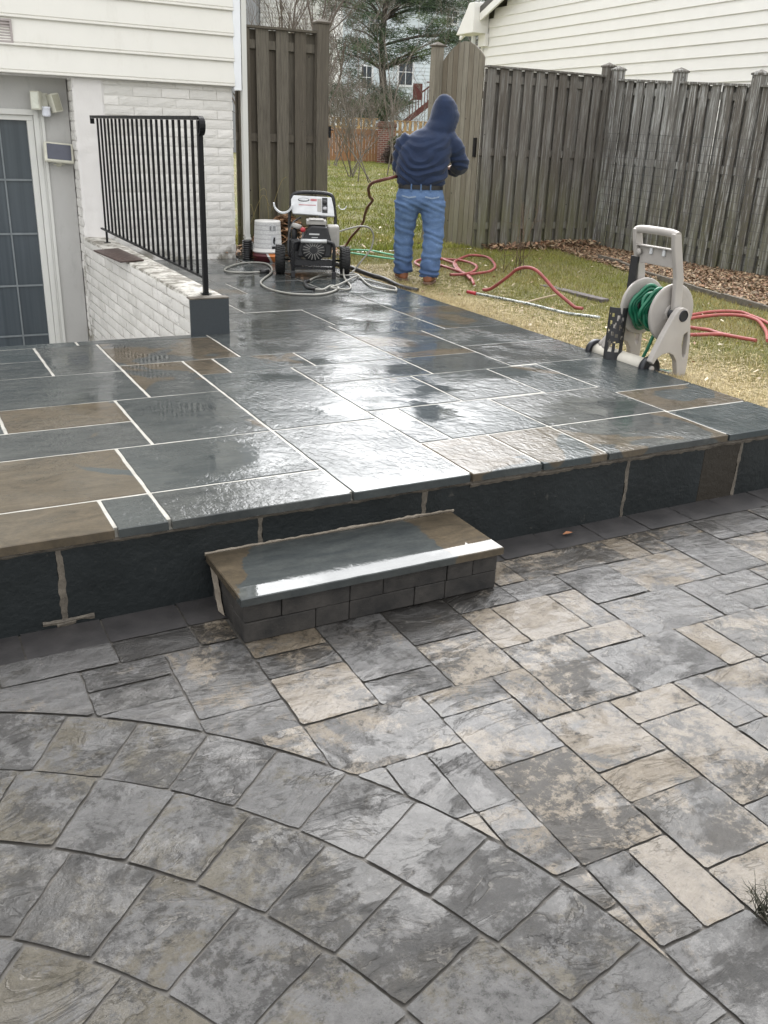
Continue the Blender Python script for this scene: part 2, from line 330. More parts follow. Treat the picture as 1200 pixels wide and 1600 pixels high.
for (x0, x1, y0, y1, br) in SL:
    if (x1 - x0) < .1 or (y1 - y0) < .1:
        if not (y0 >= 6.37): continue
    j = J
    fx0 = x0 + j; fx1 = x1 - j; fy0 = y0 + j if y0 > 3.21 else y0 - .012; fy1 = y1 - j
    if x1 > 4.45: fx1 = 4.47
    tz = random.uniform(-.0004, .0006)
    jit = lambda: random.uniform(-.0025, .0025)
    pts = []
    # slightly irregular sawn/hand dressed edge
    def edge(a, b, n):
        for k in range(n):
            t_ = k / n; e = 0 if k == 0 else random.uniform(-.0016, .0016)
            pts.append((a[0] + (b[0] - a[0]) * t_ + (e if a[0] == b[0] else 0), a[1] + (b[1] - a[1]) * t_ + (e if a[1] == b[1] else 0)))
    q = [(fx0 + jit(), fy0), (fx1 + jit(), fy0), (fx1 + jit(), fy1), (fx0 + jit(), fy1)]
    edge((fx0, fy0), (fx1, fy0), max(2, int((fx1 - fx0) / .06))); edge((fx1, fy0), (fx1, fy1), max(2, int((fy1 - fy0) / .06)))
    edge((fx1, fy1), (fx0, fy1), max(2, int((fx1 - fx0) / .06))); edge((fx0, fy1), (fx0, fy0), max(2, int((fy1 - fy0) / .06)))
    gx = random.uniform(-.0012, .0012); gy = random.uniform(-.0012, .0012); cx = (fx0 + fx1) / 2; cy = (fy0 + fy1) / 2
    zf = lambda x, y: tz + gx * (x - cx) + gy * (y - cy)
    top = [bm.verts.new((x, y, zf(x, y) - .003)) for x, y in pts]; bot = [bm.verts.new((x, y, -.036)) for x, y in pts]
    c = (random.random(), br, random.random(), 1)
    F = [bm.faces.new(top)]
    n = len(pts)
    for k in range(n): F.append(bm.faces.new((top[(k + 1) % n], top[k], bot[k], bot[(k + 1) % n])))
    for f in F:
        for lp in f.loops: lp[cl] = c
    F[0].normal_update()
    r = bmesh.ops.inset_region(bm, faces=[F[0]], thickness=.004, depth=.003, use_even_offset=True)
me = bpy.data.meshes.new('flagstones'); bmesh.ops.recalc_face_normals(bm, faces=bm.faces); bm.to_mesh(me); bm.free(); me.materials.append(M_STONE)
slabs = bpy.data.objects.new('flagstones', me); col.objects.link(slabs); slabs.parent = terrace
mb = MB()
mb.box((X0, 3.215, -.05), (4.452, 6.495, -.0035)); mb.box((2.15, 6.495, -.05), (4.452, 10.53, -.0045)); mb.box((3.64, 10.53, -.05), (4.452, 10.8, -.0055))
mb.build('mortar_joints', M_MORTAR, terrace)
# riser (retaining wall clad with dark slate)
wall = empty('retaining_wall', (1.5, 3.24, -.37), label='low dark slate clad riser wall under the front edge of the terrace', cat='retaining wall')
def W(v): return v  # children are built in world coordinates; parent offset removed below
mb = MB(); mb.box((X0, 3.235, -.46), (6.0, 3.32, -.052)); core = mb.build('mortar_core', M_MORTAR2)
mb = MB()
rj = [X0, -.42, .393, 1.185, 1.962, 3.157, 3.963, 4.75, 6.0]
for i in range(len(rj) - 1):
    zt = -.056 if i != 3 else -.054
    c = (random.random() * .4, 0, random.random(), 1)
    if i == 5:
        mb.box((rj[i] + .007, 3.214, -.43), (3.69, 3.24, zt), 0, c); mb.box((3.69, 3.2145, -.43), (rj[i + 1] - .008, 3.24, zt), 0, (.3, .8, .2, 1))
    else: mb.box((rj[i] + (.007 if i else 0), 3.214, -.43), (rj[i + 1] - .008, 3.24, zt), 0, c)
pan = mb.build('slate_panels', M_RISER, bevel=.004)
# smeared mortar along the panel heads and joints
mb = MB()
def smear(pts, w0, w1, th, M=None, mi=0):
    """ragged strip: list of centre points with half widths, lies in the plane y = const"""
    n = len(pts)
    for k in range(n - 1):
        pass
def ragged(mb, a, b, up, wid, thick, nrm, amp=.5, n=60, mi=0):
    a = Vector(a); b = Vector(b); up = Vector(up); nrm = Vector(nrm); sd_ = random.random() * 100
    r0 = []; r1 = []
    for k in range(n + 1):
        t_ = k / n; p = a.lerp(b, t_); L_ = (b - a).length
        w0 = wid * (1 + amp * (mnoise.noise(Vector((t_ * L_ * 9, sd_, 0))) + .6 * mnoise.noise(Vector((t_ * L_ * 37, sd_, 4)))))
        w1 = wid * (1 + amp * (mnoise.noise(Vector((t_ * L_ * 9, sd_ + 9, 0))) + .6 * mnoise.noise(Vector((t_ * L_ * 37, sd_ + 7, 4)))))
        r0.append(p - up * w0); r1.append(p + up * w1)
    for k in range(n):
        t1 = nrm * thick
        mid0 = r0[k].lerp(r1[k], .5) + t1; mid1 = r0[k + 1].lerp(r1[k + 1], .5) + t1
        mb.poly([r0[k], r0[k + 1], mid1, mid0], mi, sm=True); mb.poly([mid0, mid1, r1[k + 1], r1[k]], mi, sm=True)
ragged(mb, (X0, 3.213, -.052), (6, 3.213, -.052), (0, 0, 1), .008, .006, (0, -1, 0), .8, 700)
ragged(mb, (2.2, 3.212, -.058), (4.4, 3.212, -.058), (0, 0, 1), .013, .005, (0, -1, 0), .9, 260)
for x in rj[1:-1]: ragged(mb, (x, 3.2135, -.40), (x, 3.2135, -.05), (1, 0, 0), .0105, .002, (0, -1, 0), .9, 60)
ragged(mb, (.31, 3.212, -.350), (.50, 3.212, -.356), (0, 0, 1), .007, .003, (0, -1, 0), 1.4, 40); ragged(mb, (.36, 3.212, -.37), (.43, 3.212, -.365), (0, 0, 1), .012, .003, (0, -1, 0), 1.2, 20)
sm_ = mb.build('mortar_smears', M_MORTAR2)
mb = MB()
ragged(mb, (.945, 3.211, -.176), (2.12, 3.211, -.170), (0, 0, 1), .008, .007, (0, -.6, .4), .9, 160)
sm2 = mb.build('mortar_bead', M_MORTAR3)
def adopt(parent, *ch):
    for o in ch:
        o.parent = parent; o.matrix_parent_inverse = Matrix.Translation(parent.location).inverted() if not any(parent.rotation_euler) else parent.matrix_basis.inverted()
adopt(wall, core, pan, sm_, sm2)

# step block in front of the riser
step = empty('stone_step', (1.545, 2.85, -.37), label='single low step of charcoal blocks topped by one grey bluestone tread', cat='step')
bm = bmesh.new(); cl = bm.loops.layers.float_color.new('tint')
def slab(bm, x0, x1, y0, y1, z0, z1, c):
    nx = max(2, int((x1 - x0) / .06)); P = []
    for k in range(nx): P.append((x0 + (x1 - x0) * k / nx, y0 + random.uniform(-.0015, .0015)))
    P += [(x1, y0), (x1, y1), (x0, y1)]
    top = [bm.verts.new((x, y, z1 - .003)) for x, y in P]; bot = [bm.verts.new((x, y, z0)) for x, y in P]; n = len(P)
    F = [bm.faces.new(top)] + [bm.faces.new((top[(k + 1) % n], top[k], bot[k], bot[(k + 1) % n])) for k in range(n)]
    for f in F:
        for lp in f.loops: lp[cl] = c
    F[0].normal_update(); bmesh.ops.inset_region(bm, faces=[F[0]], thickness=.004, depth=.003, use_even_offset=True)
slab(bm, .948, 2.105, 2.785, 3.208, -.207, -.175, (.31, .37, .62, 1)); bmesh.ops.recalc_face_normals(bm, faces=bm.faces)
me = bpy.data.meshes.new('tread'); bm.to_mesh(me); bm.free(); me.materials.append(M_TREAD)
tread = bpy.data.objects.new('tread', me); col.objects.link(tread)
mb = MB()
for (z0, z1, xs) in ((-.289, -.2095, [.962, 1.115, 1.40, 1.548, 1.845, 1.97, 2.095]), (-.372, -.2915, [.962, 1.255, 1.40, 1.695, 1.84, 2.095])):
    for i in range(len(xs) - 1): mb.box((xs[i] + .0012, 2.808 + random.uniform(-.0025, .0025), z0), (xs[i + 1] - .0022, 2.93, z1), 0, (random.random(), random.random(), random.random(), 1))
    for ys in ((2.931, 3.08), (3.081, 3.2)):
        mb.box((.969, ys[0], z0), (1.05, ys[1], z1), 0, (random.random(), .5, random.random(), 1)); mb.box((2.01, ys[0], z0), (2.093, ys[1], z1), 0, (random.random(), .5, random.random(), 1))
blk = mb.build('block_courses', M_BLOCK, bevel=.003)
mb = MB(); ragged(mb, (.962, 3.09, -.37), (.962, 3.17, -.2), (0, 1, 0), .045, .01, (-1, 0, 0), .5, 26); msm2 = mb.build('mortar_fillet', M_MORTAR3); mb = MB(); ragged(mb, (2.100, 3.17, -.37), (2.100, 3.19, -.2), (0, 1, 0), .02, .006, (1, 0, 0), .5, 26)
msm = mb.build('mortar_fillet', M_MORTAR3)
mb = MB(); mb.box((1.05, 2.93, -.372), (2.01, 3.2, -.2095)); fil = mb.build('core', M_MORTAR2)
adopt(step, tread, blk, msm, msm2, fil)

# ------------------------------------------------------------------ lower patio pavers
patio = empty('patio', (0, 0, 0), kind='structure')
ZP = -.37
UK = lambda k: .962 + .1448 * k
VJ = lambda j: 1.08 + .1462 * j
CC = (-.880, .642); RO = 2.303
T = [(0,2,11,12),(0,2,10,11),(2,4,9,12),(0,2,8,10),(2,4,8,9),(4,6,10,12),(4,6,8,10),(6,8,11,12),(6,7,9,11),(7,9,9,11),(9,10,9,11),(8,10,11,12),(10,12,10,12),
 (12,15,10,12),(10,13,8,10),(13,14,8,10),(14,16,9,10),(16,18,8,10),(14,16,8,9),(6,8,6,9),(8,10,8,9),(8,11,6,8),(11,12,6,8),(12,14,6,8),(5,6,6,8),(3,5,7,8),(0,3,6,8),(3,5,5,7),
 (2,3,4,6),(2,3,2,4),(1,2,4,6),(3,5,2,5),(5,7,4,6),(7,9,5,6),(5,7,3,4),(7,9,2,5),(9,10,4,6),(5,7,1,3),(9,11,2,4),(10,12,4,6),(11,13,2,4),(12,14,4,6),(4,5,0,2),(3,4,0,2),(5,7,-1,1),(7,9,0,2),
 (3,5,-2,0),(15,17,10,13),(9,13,12,13.3),(13,14,12,13.3),(14,15,12,13.3),(15,17,13,13.3),(8,9,12,13.3),(17,18,12,13.3),(17,19,10,12),(18,20,12,13.3),(2,8,12,13.3),(1,2,6,6),(5,7,-3,-1),(3,5,-4,-2),(7,10,-2,0),(9,12,0,2)]
LT = [(.816,.96,2.86,3.02),(.52,.816,2.866,3.02),(.12,.52,2.866,3.02),(.672,.96,2.42,2.858),(.377,.672,2.72,2.862),(.377,.668,2.575,2.72),(.377,.668,2.30,2.575),(.0,.377,2.59,2.866),(.668,.96,2.1,2.42),(-.3,.12,2.866,3.02),(-.6,-.3,2.72,3.02),(-1,-.6,2.72,3.02),(-.3,0,2.575,2.866),(-1,-.3,2.575,2.72)]
DARK = {(4,6,10,12): .75, (6,8,11,12): .7, (0,2,10,11): .55, (2,4,9,12): .42, (0,2,11,12): .35, (5,7,3,4): .35, (0,3,6,8): .42, (5,7,1,3): .55, (1,2,4,6): .6}
rects = []
for q in T:
    k0, k1, j0, j1 = q
    if j1 <= j0: continue
    u0, u1 = UK(k0), UK(k1); uc = (u0 + u1) / 2; sl = -.022 * (uc - 1.2)
    y0 = VJ(j0) + sl; y1 = (VJ(j1) + sl) if j1 < 13.2 else 3.02
    if j1 == 13: y1 = 2.893
    if q == (15, 17, 13, 13.3): y0 = 2.893
    rects.append((u0, u1, y0, y1, DARK.get(q)))
for q in LT: rects.append(q + ((.75,) if q in (LT[1],) else (.2,) if q in (LT[2],) else (None,)))
# generic fill for everything not listed
occ = {}
NX0, NX1, NY0, NY1 = -26, 44, -26, 12
for q in T:
    for a in range(q[0], q[1]):
        for b in range(int(q[2]), min(12, int(math.ceil(q[3])))): occ[(a, b)] = 1
random.seed(21)
for b in range(NY1 - 1, NY0, -1):
    for a in range(NX0, NX1):
        if (a, b) in occ: continue
        if a < 0 and b >= 8: continue
        cands = [(2, 2), (3, 2), (2, 1), (1, 2), (2, 3), (1, 1)]; random.shuffle(cands)
        for wq, hq in cands + [(1, 1)]:
            if (wq, hq) == (1, 1) and cands[-1] != (1, 1) and random.random() < .0: continue
            cells = [(a + i, b - k) for i in range(wq) for k in range(hq)]
            if all(cc not in occ for cc in cells):
                for cc in cells: occ[cc] = 1
                uc = UK(a + wq / 2); sl = -.022 * (uc - 1.2)
                rects.append((UK(a), UK(a + wq), VJ(b - hq + 1) + sl, VJ(b + 1) + sl, None)); break
for i in range(8): rects.append((3.86 + i * .29, 4.15 + i * .29, VJ(12) - .06, 3.02, None))
def clip_out(x0, x1, y0, y1, R):
    P = []; n = 40
    cor = [(x0, y0), (x1, y0), (x1, y1), (x0, y1)]
    ins = lambda p: (p[0] - CC[0]) ** 2 + (p[1] - CC[1]) ** 2 < R * R
    for i in range(4):
        a, b = cor[i], cor[(i + 1) % 4]
        for k in range(n): P.append((a[0] + (b[0] - a[0]) * k / n, a[1] + (b[1] - a[1]) * k / n, k == 0))
    st = [ins(p) for p in P]
    if all(st): return None
    if not any(st): return cor
    m = len(P); s0 = next(i for i in range(m) if not st[i] and st[i - 1])
    out = []; arc0 = None
    def cross(a, b):
        for _ in range(20):
            c_ = ((a[0] + b[0]) / 2, (a[1] + b[1]) / 2)
            if ins(c_) == ins(a): a = c_
            else: b = c_
        return a
    entry = None; k = 0; segs = []
    cur = [cross(P[s0 - 1], P[s0])]
    for t_ in range(m):
        i = (s0 + t_) % m
        if not st[i]:
            if P[i][2]: cur.append(P[i][:2])
            nx = (i + 1) % m
            if st[nx]: cur.append(cross(P[i], P[nx])); entry = cur[-1]
    if entry is None: return None
    a0 = math.atan2(entry[1] - CC[1], entry[0] - CC[0]); a1 = math.atan2(cur[0][1] - CC[1], cur[0][0] - CC[0])
    if abs(a1 - a0) < .012: return cur if len(cur) > 2 else None
    na = max(2, int(abs(a1 - a0) / .02))
    for k in range(1, na): aa = a0 + (a1 - a0) * k / na; cur.append((CC[0] + R * math.cos(aa), CC[1] + R * math.sin(aa)))
    return cur
bm = bmesh.new(); cl = bm.loops.layers.float_color.new('tint')
def paver(pts, c, mi, ch=.007, dz=None):
    dz = random.uniform(-.0022, .0022) if dz is None else dz
    if len(pts) < 3: return
    q_ = []
    for k in range(len(pts)):
        a_, b_ = pts[k], pts[(k + 1) % len(pts)]; L_ = math.hypot(b_[0] - a_[0], b_[1] - a_[1]); n_ = max(1, int(L_ / .018))
        if L_ < 1e-5: continue
        tx, ty = (b_[0] - a_[0]) / L_, (b_[1] - a_[1]) / L_
        if L_ > .05:   # soften the corner
            q_.append((a_[0] + tx * .006, a_[1] + ty * .006)); rng_ = range(1, n_)
        else: q_.append(a_); rng_ = range(1, n_)
        for m_ in rng_:
            u_ = L_ * m_ / n_; e_ = .0042 * mnoise.noise(Vector((a_[0] * 3 + tx * u_ * 22, a_[1] * 3 + ty * u_ * 22, c[2] * 50))); q_.append((a_[0] + tx * u_ - ty * e_, a_[1] + ty * u_ + tx * e_))
        if L_ > .05: q_.append((b_[0] - tx * .006, b_[1] - ty * .006))
    pts = q_
    gx = random.uniform(-.006, .006); gy = random.uniform(-.006, .006); cx = sum(p[0] for p in pts) / len(pts); cy = sum(p[1] for p in pts) / len(pts)
    vs = [bm.verts.new((x, y, ZP + dz - .006 + gx * (x - cx) + gy * (y - cy))) for x, y in pts]
    try: f = bm.faces.new(vs)
    except ValueError: return
    f.material_index = mi
    f.normal_update()
    if f.normal.z < 0: f.normal_flip()
    if f.calc_area() < .002: return
    for lp in f.loops: lp[cl] = c
    bmesh.ops.inset_region(bm, faces=[f], thickness=ch, depth=.006, use_even_offset=True)
def rc(dk=None, g=None):
    d = dk if dk is not None else random.choice([.28, .34, .38, .42, .46, .52, .58])
    return (min(1, max(0, d + random.uniform(-.05, .05))), g if g is not None else random.uniform(.1, .9), random.random(), 1)
random.seed(5)
G = .0032
for (x0, x1, y0, y1, dk) in rects:
    if y0 > 3.0: continue
    pl = clip_out(x0 + G, x1 - G, y0 + G, min(y1, 3.02) - G, RO + .004)
    if pl: paver(pl, rc(dk), 0)
for i in range(-12, 22):
    x = .222 + .2966 * i
    paver([(x + G, 3.022), (x + .2966 - G, 3.022), (x + .2966 - G, 3.222), (x + G, 3.222)], (random.random(), random.random(), random.random(), 1), 2)
rings = [(2.303, 2.021, 59.3, 5.94), (2.021, 1.733, 60.4, 6.9), (1.733, 1.442, 51.6, 8.3), (1.442, 1.150, 50.0, 10.45), (1.150, .86, 44, 13), (.86, .57, 40, 18), (.57, .28, 30, 30)]
for (r1, r0, a0, st) in rings:
    nn = round(360 / st); 
    for i in range(-int(nn * .55), int(nn * .25) + 1):
        A0 = math.radians(a0 + i * st); A1 = math.radians(a0 + (i + 1) * st)
        if A0 > math.radians(125) or A1 < math.radians(-50): continue
        g = .0045; R1 = r1 - g; R0_ = r0 + g; ns = 6
        P = [(CC[0] + R1 * math.cos(A0 + g / R1 + (A1 - A0 - 2 * g / R1) * k / ns), CC[1] + R1 * math.sin(A0 + g / R1 + (A1 - A0 - 2 * g / R1) * k / ns)) for k in range(ns + 1)]
        P += [(CC[0] + R0_ * math.cos(A1 - g / R0_ - (A1 - A0 - 2 * g / R0_) * k / ns), CC[1] + R0_ * math.sin(A1 - g / R0_ - (A1 - A0 - 2 * g / R0_) * k / ns)) for k in range(ns + 1)]
        paver(P, rc(random.choice([.34, .42, .48, .54, .6]), random.uniform(.15, .65)), 1, .010)
bmesh.ops.recalc_face_normals(bm, faces=bm.faces)
for f in bm.faces:
    if f.normal.z < 0: f.normal_flip()
me = bpy.data.meshes.new('pavers'); bm.to_mesh(me); bm.free()
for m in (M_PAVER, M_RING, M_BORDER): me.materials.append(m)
pv = bpy.data.objects.new('pavers', me); col.objects.link(pv); pv.parent = patio
mb = MB(); mb.poly([(-4, -4, ZP - .0125), (8, -4, ZP - .0125), (8, 3.23, ZP - .0125), (-4, 3.23, ZP - .0125)]); mb.build('joint_sand', M_SAND, patio)


# ================================================================== the house
def mat_paint(name, c, rough=.6, bump=.3, bscale=40, dirt=.25, dirtc=(.30, .27, .20)):
    t = NT(name); o = t.obj(); f = t.noise(o, 3.5, 6, .65); g = t.noise(t.scale(o, (1, 1, .35)), 9, 5, .7)
    cc = t.mix(t.mr(g, .55, .8, 0, dirt), c, dirtc); cc = t.mix(t.mr(f, .3, .7, 0, .12), cc, tuple(x * .7 for x in c))
    return t.out(Base_Color=cc, Roughness=rough, Normal=t.bump(t.noise(o, bscale, 6, .65), bump, .006))
M_SIDING = mat_paint('cream_siding', (.72, .705, .655), .5, .08, 120, .15)
M_TRIM = mat_paint('white_trim', (.78, .80, .83), .45, .05, 80, .05)
M_STUCCO = mat_paint('white_stucco', (.66, .64, .62), .75, .5, 26, .15)
M_GREYWALL = mat_paint('grey_painted_wall', (.44, .435, .42), .8, .35, 30, .35, (.2, .2, .19))
M_FRAME = mat_paint('door_frame', (.60, .60, .57), .5, .05, 60, .1)
def mat_brick():
    t = NT('white_painted_brick'); o = t.obj(); sep = t.n('ShaderNodeSeparateColor', {0: t.attr('tint')['Color']}).outputs
    f = t.noise(t.scale(o, (1, 1, 2.2)), 26, 6, .7, .5); g = t.noise(o, 5, 6, .7); xyz_ = t.n('ShaderNodeSeparateXYZ', {0: t.n('ShaderNodeNewGeometry').outputs['Position']}).outputs; z = xyz_['Z']; s_y = xyz_['Y']
    c = t.mix(sep[0], (.60, .585, .55), (.72, .70, .665))
    grime = t.math('MULTIPLY', t.mr(g, .45, .62, 0, 1, True), t.math('MULTIPLY', t.mr(z, .30, -.04, 0, 1), t.mr(s_y, 10.2, 10.5, .12, 1)))
    c = t.mix(t.math('MULTIPLY', grime, .9), c, (.10, .085, .05))
    worn = t.math('MULTIPLY', t.mr(t.noise(t.scale(o, (1, 1, 2)), 14, 6, .75), .48, .66, 0, .8, True), t.math('MULTIPLY', sep[1], t.mr(s_y, 8.6, 6.4, .12, 1.0)))
    c = t.mix(worn, c, (.13, .125, .11))
    return t.out(Base_Color=c, Roughness=.8, Normal=t.bump(f, .5, .010))
M_BRICK = mat_brick()
house = empty('brick_house', (1, 10.6, 0), label='cream sided house with white painted brick base and sunken door beside the terrace', cat='house')
HB = []
def siding(mb, u0, u1, zb, zt, ex, y, prof=None, axis=0, mi=0):
    """clapboards facing -y (axis 0)"""
    z = zb
    while z < zt:
        z1 = min(z + ex, zt)
        P = [(0.0, z), (-.024, z), (-.028, z + .006), (-.027, z + .019), (-.016, z + .022), (-.016, z + .029), (-.024, z + .034), (-.003, z1)]
        for k in range(len(P) - 1):
            a, b = P[k], P[k + 1]; e0 = 0
            if b[1] > zt + .01: break
            mb.poly([(u0, y + a[0] - .010, a[1]), (u1, y + a[0] - .010, a[1]), (u1, y + b[0] - .010, b[1]), (u0, y + b[0] - .010, b[1])], mi)
        z += ex
mb = MB(); siding(mb, -6, 3.645, 1.835, 6.3, .2445, 10.50); HB.append(mb.build('siding', M_SIDING))
mb = MB()
mb.box((1.925, 10.545, -2.4), (3.63, 10.9, 1.85)); mb.box((-6, 10.52, 1.85), (3.64, 10.9, 6.3)); mb.box((-6, 10.9, 1.85), (3.64, 20, 6.3)); mb.box((1.9, 10.9, -2.4), (3.63, 20, 1.85)); mb.box((-6, 10.515, 1.822), (3.64, 10.79, 1.85))
HB.append(mb.build('house_wall', M_STUCCO))
mb = MB(); mb.box((-6, 10.79, -2.4), (.58, 10.95, 1.83)); mb.box((1.655, 10.79, -2.4), (1.91, 10.95, 1.83)); mb.box((.58, 10.79, 1.51), (1.655, 10.95, 1.83)); HB.append(mb.build('recess_wall', M_GREYWALL))
mb = MB(); mb.box((3.64, 10.475, 1.80), (3.725, 10.56, 6.3)); mb.box((3.705, 10.56, 1.80), (3.73, 10.68, 6.3)); HB.append(mb.build('corner_trim', M_TRIM, bevel=.003))
# bricks
def brickface(mb, p0, du, length, z0, z1, nrm, worn=0.0, bl=.305, bh=.0955, skip=None):
    """real bricks standing 6 mm proud of their bed; p0 start, du unit along, nrm outward"""
    p0 = Vector(p0); du = Vector(du); nrm = Vector(nrm); k = 0; z = z0
    while z < z1 - .02:
        x = -(bl / 2 if k % 2 else 0)
        while x < length:
            a = max(0, x + .004); b = min(length, x + bl - .004)
            if b - a > .03 and not (skip and skip(a, b, z)):
                d = .012 + random.uniform(-.003, .003); h1 = min(z + bh - .012, z1)
                nseg = max(1, int((b - a) / .045)); rows = 3
                def P(i, j):
                    ex = 0 if 0 < i < nseg and 0 < j < rows else .004
                    r = random.Random(hash((round(x, 3), k, i, j, round(p0.x, 2)))); e = r.uniform(-.0016, .0016)
                    q = p0 + du * (a + (b - a) * i / nseg) + nrm * (d - ex + e); return (q.x, q.y, z + (h1 - z) * j / rows + r.uniform(-.0012, .0012))
                c = (random.random(), worn * random.choice([0, 0, .6, 1]) , random.random(), 1)
                G_ = [[P(i, j) for j in range(rows + 1)] for i in range(nseg + 1)]
                for i in range(nseg):
                    for j in range(rows): mb.poly([G_[i][j], G_[i + 1][j], G_[i + 1][j + 1], G_[i][j + 1]], 0, c, False)
                bk = -nrm * .02
                for i in range(nseg):
                    mb.poly([Vector(G_[i][0]) + bk, Vector(G_[i + 1][0]) + bk, G_[i + 1][0], G_[i][0]], 0, c); mb.poly([G_[i][rows], G_[i + 1][rows], Vector(G_[i + 1][rows]) + bk, Vector(G_[i][rows]) + bk], 0, c)
                for j in range(rows):
                    mb.poly([Vector(G_[0][j]) + bk, G_[0][j], G_[0][j + 1], Vector(G_[0][j + 1]) + bk], 0, c); mb.poly([G_[nseg][j], Vector(G_[nseg][j]) + bk, Vector(G_[nseg][j + 1]) + bk, G_[nseg][j + 1]], 0, c)
            x += bl
        z += bh; k += 1
mb = MB(); brickface(mb, (2.235, 10.548, 0), (1, 0, 0), 1.395, -.03, 1.83, (0, -1, 0)); 
# bed behind the bricks
mb.box((2.2, 10.5445, -.1), (3.628, 10.5475, 1.83), 0, (.0, .8, 0, 1))
# side face and ragged reveal at the recess
brickface(mb, (1.925, 10.79, 0), (0, -1, 0), .245, -2.3, 1.83, (-1, 0, 0), .3)
brickface(mb, (3.631, 10.55, 0), (0, 1, 0), 1.5, -.03, 1.80, (1, 0, 0), 0)
HB.append(mb.build('brickwork', M_BRICK))
mb = MB()
gx = np.linspace(1.923, 2.238, 14); gz = np.linspace(.24, 1.83, 60)
def stz(i, j): 
    x = gx[i] + (mnoise.noise(Vector((0, gz[j] * 14, i))) * .012 if i in (0, 13) else 0); return (x, 10.530 - .004 * mnoise.noise(Vector((gx[i] * 9, 0, gz[j] * 9))) + (.012 if i in (0, 13) else 0), gz[j])
for i in range(13):
    for j in range(59): mb.poly([stz(i, j), stz(i + 1, j), stz(i + 1, j + 1), stz(i, j + 1)], sm=True)
HB.append(mb.build('stucco_panel', M_STUCCO))
# roof and gutter, above the picture, for reflections
mb = MB(); M_ROOF = simple('roof_shingle', (.09, .085, .08), .8, var=.3, nscale=30)
mb.prism([(10.1, 6.28), (15.3, 9.3), (20.4, 6.28)], -6.3, 4.0, Matrix(((0, 0, 1, 0), (1, 0, 0, 0), (0, 1, 0, 0), (0, 0, 0, 1)))); rf = mb.build('roof', M_ROOF); HB.append(rf)
mb = MB(); mb.box((-6.3, 9.98, 6.2), (4.0, 10.10, 6.32)); HB.append(mb.build('gutter', M_TRIM))
# louvred vent
mb = MB(); mb.box((1.10, 10.462, 2.098), (1.392, 10.482, 2.118)); mb.box((1.10, 10.462, 2.285), (1.392, 10.482, 2.305)); mb.box((1.372, 10.4615, 2.1185), (1.3915, 10.482, 2.2845)); mb.box((1.10, 10.4615, 2.1185), (1.12, 10.482, 2.2845)); mb.box((1.12, 10.478, 2.118), (1.372, 10.484, 2.285))
for k in range(6): mb.box((1.12, 10.466, 2.128 + k * .026), (1.372, 10.477, 2.140 + k * .026))
HB.append(mb.build('louvre_vent', simple('vent_plastic', (.36, .32, .31), .6), bevel=.001))
# sliding door with security grid
M_GLASS = NT('door_screen'); t = M_GLASS; o_ = t.obj()
cur = t.noise(t.scale(o_, (11, 1, .25)), 2.2, 3, .5)
M_GLASS = t.out(Base_Color=t.mix(t.mr(cur, .35, .65), (.050, .062, .072), (.066, .080, .092)), Roughness=.22)
M_MUNT = simple('muntin_grey', (.16, .18, .19), .5)
door = empty('sliding_door', (1.1, 10.8, -.8)); HB.append(door)
mb = MB(); mb.box((.60, 10.855, -2.3), (1.49, 10.865, 1.42)); pane = mb.build('pane', M_GLASS)
mb = MB()
for x in (.86, 1.212): mb.box((x - .008, 10.842, -2.3), (x + .008, 10.853, 1.42))
for z in (.82, .27, -.28, -.83): mb.box((.60, 10.840, z - .010), (1.49, 10.8415, z + .010)); mb.box((.60, 10.8415, z - .010), (1.49, 10.853, z + .010)) if 0 else None
munt = mb.build('muntin', M_MUNT)
mb = MB(); mb.box((1.485, 10.805, -2.3), (1.548, 10.87, 1.405)); mb.box((.58, 10.805, 1.4055), (1.548, 10.87, 1.455)); mb.box((.58, 10.80, -2.38), (1.548, 10.87, -2.301)); st_ = mb.build('stile', M_FRAME, bevel=.003)
mb = MB(); mb.box((1.551, 10.775, -2.38), (1.60, 10.86, 1.51)); mb.box((1.6005, 10.788, -2.38), (1.625, 10.86, 1.51)); mb.box((1.6255, 10.772, -2.38), (1.655, 10.86, 1.51)); mb.box((.58, 10.772, 1.458), (1.551, 10.86, 1.512)); fr_ = mb.build('frame', M_FRAME, bevel=.002)
adopt(door, pane, munt, st_, fr_)
# downspout
mb = MB(); mb.bar((3.765, 10.52, 6.2), (3.765, 10.52, .26), .058, .075, up=(0, 1, 0))
E0 = [Vector((3.765, 10.52, .26)), Vector((3.775, 10.50, .19)), Vector((3.80, 10.47, .14)), Vector((3.84, 10.43, .105)), Vector((3.875, 10.40, .085))]
for k in range(len(E0) - 1):
    n_ = 4
    for q in range(n_):
        a = E0[k].lerp(E0[k + 1], q / n_); b = E0[k].lerp(E0[k + 1], (q + 1) / n_); s_ = .070 if q % 2 == 0 else .062; mb.bar(a, b, s_, s_ * 1.05, up=(0, 1, 0))
dsp = mb.build('downspout', M_FRAME, bevel=.002); HB.append(dsp)
adopt(house, *HB)
# black corrugated pipe the downspout empties beside
mb = MB(); prof = [(.052, 0)]
for k in range(9): prof += [(.060, .006 + k * .024), (.060, .014 + k * .024), (.050, .018 + k * .024), (.050, .024 + k * .024)]
mb.lathe(prof, Matrix.Translation((3.735, 10.42, 0.0)), 20); bp = mb.build('drain_pipe', simple('black_plastic', (.012, .012, .013), .35)); tag(bp, 'black corrugated drain pipe standing under the downspout elbow', 'drain pipe')

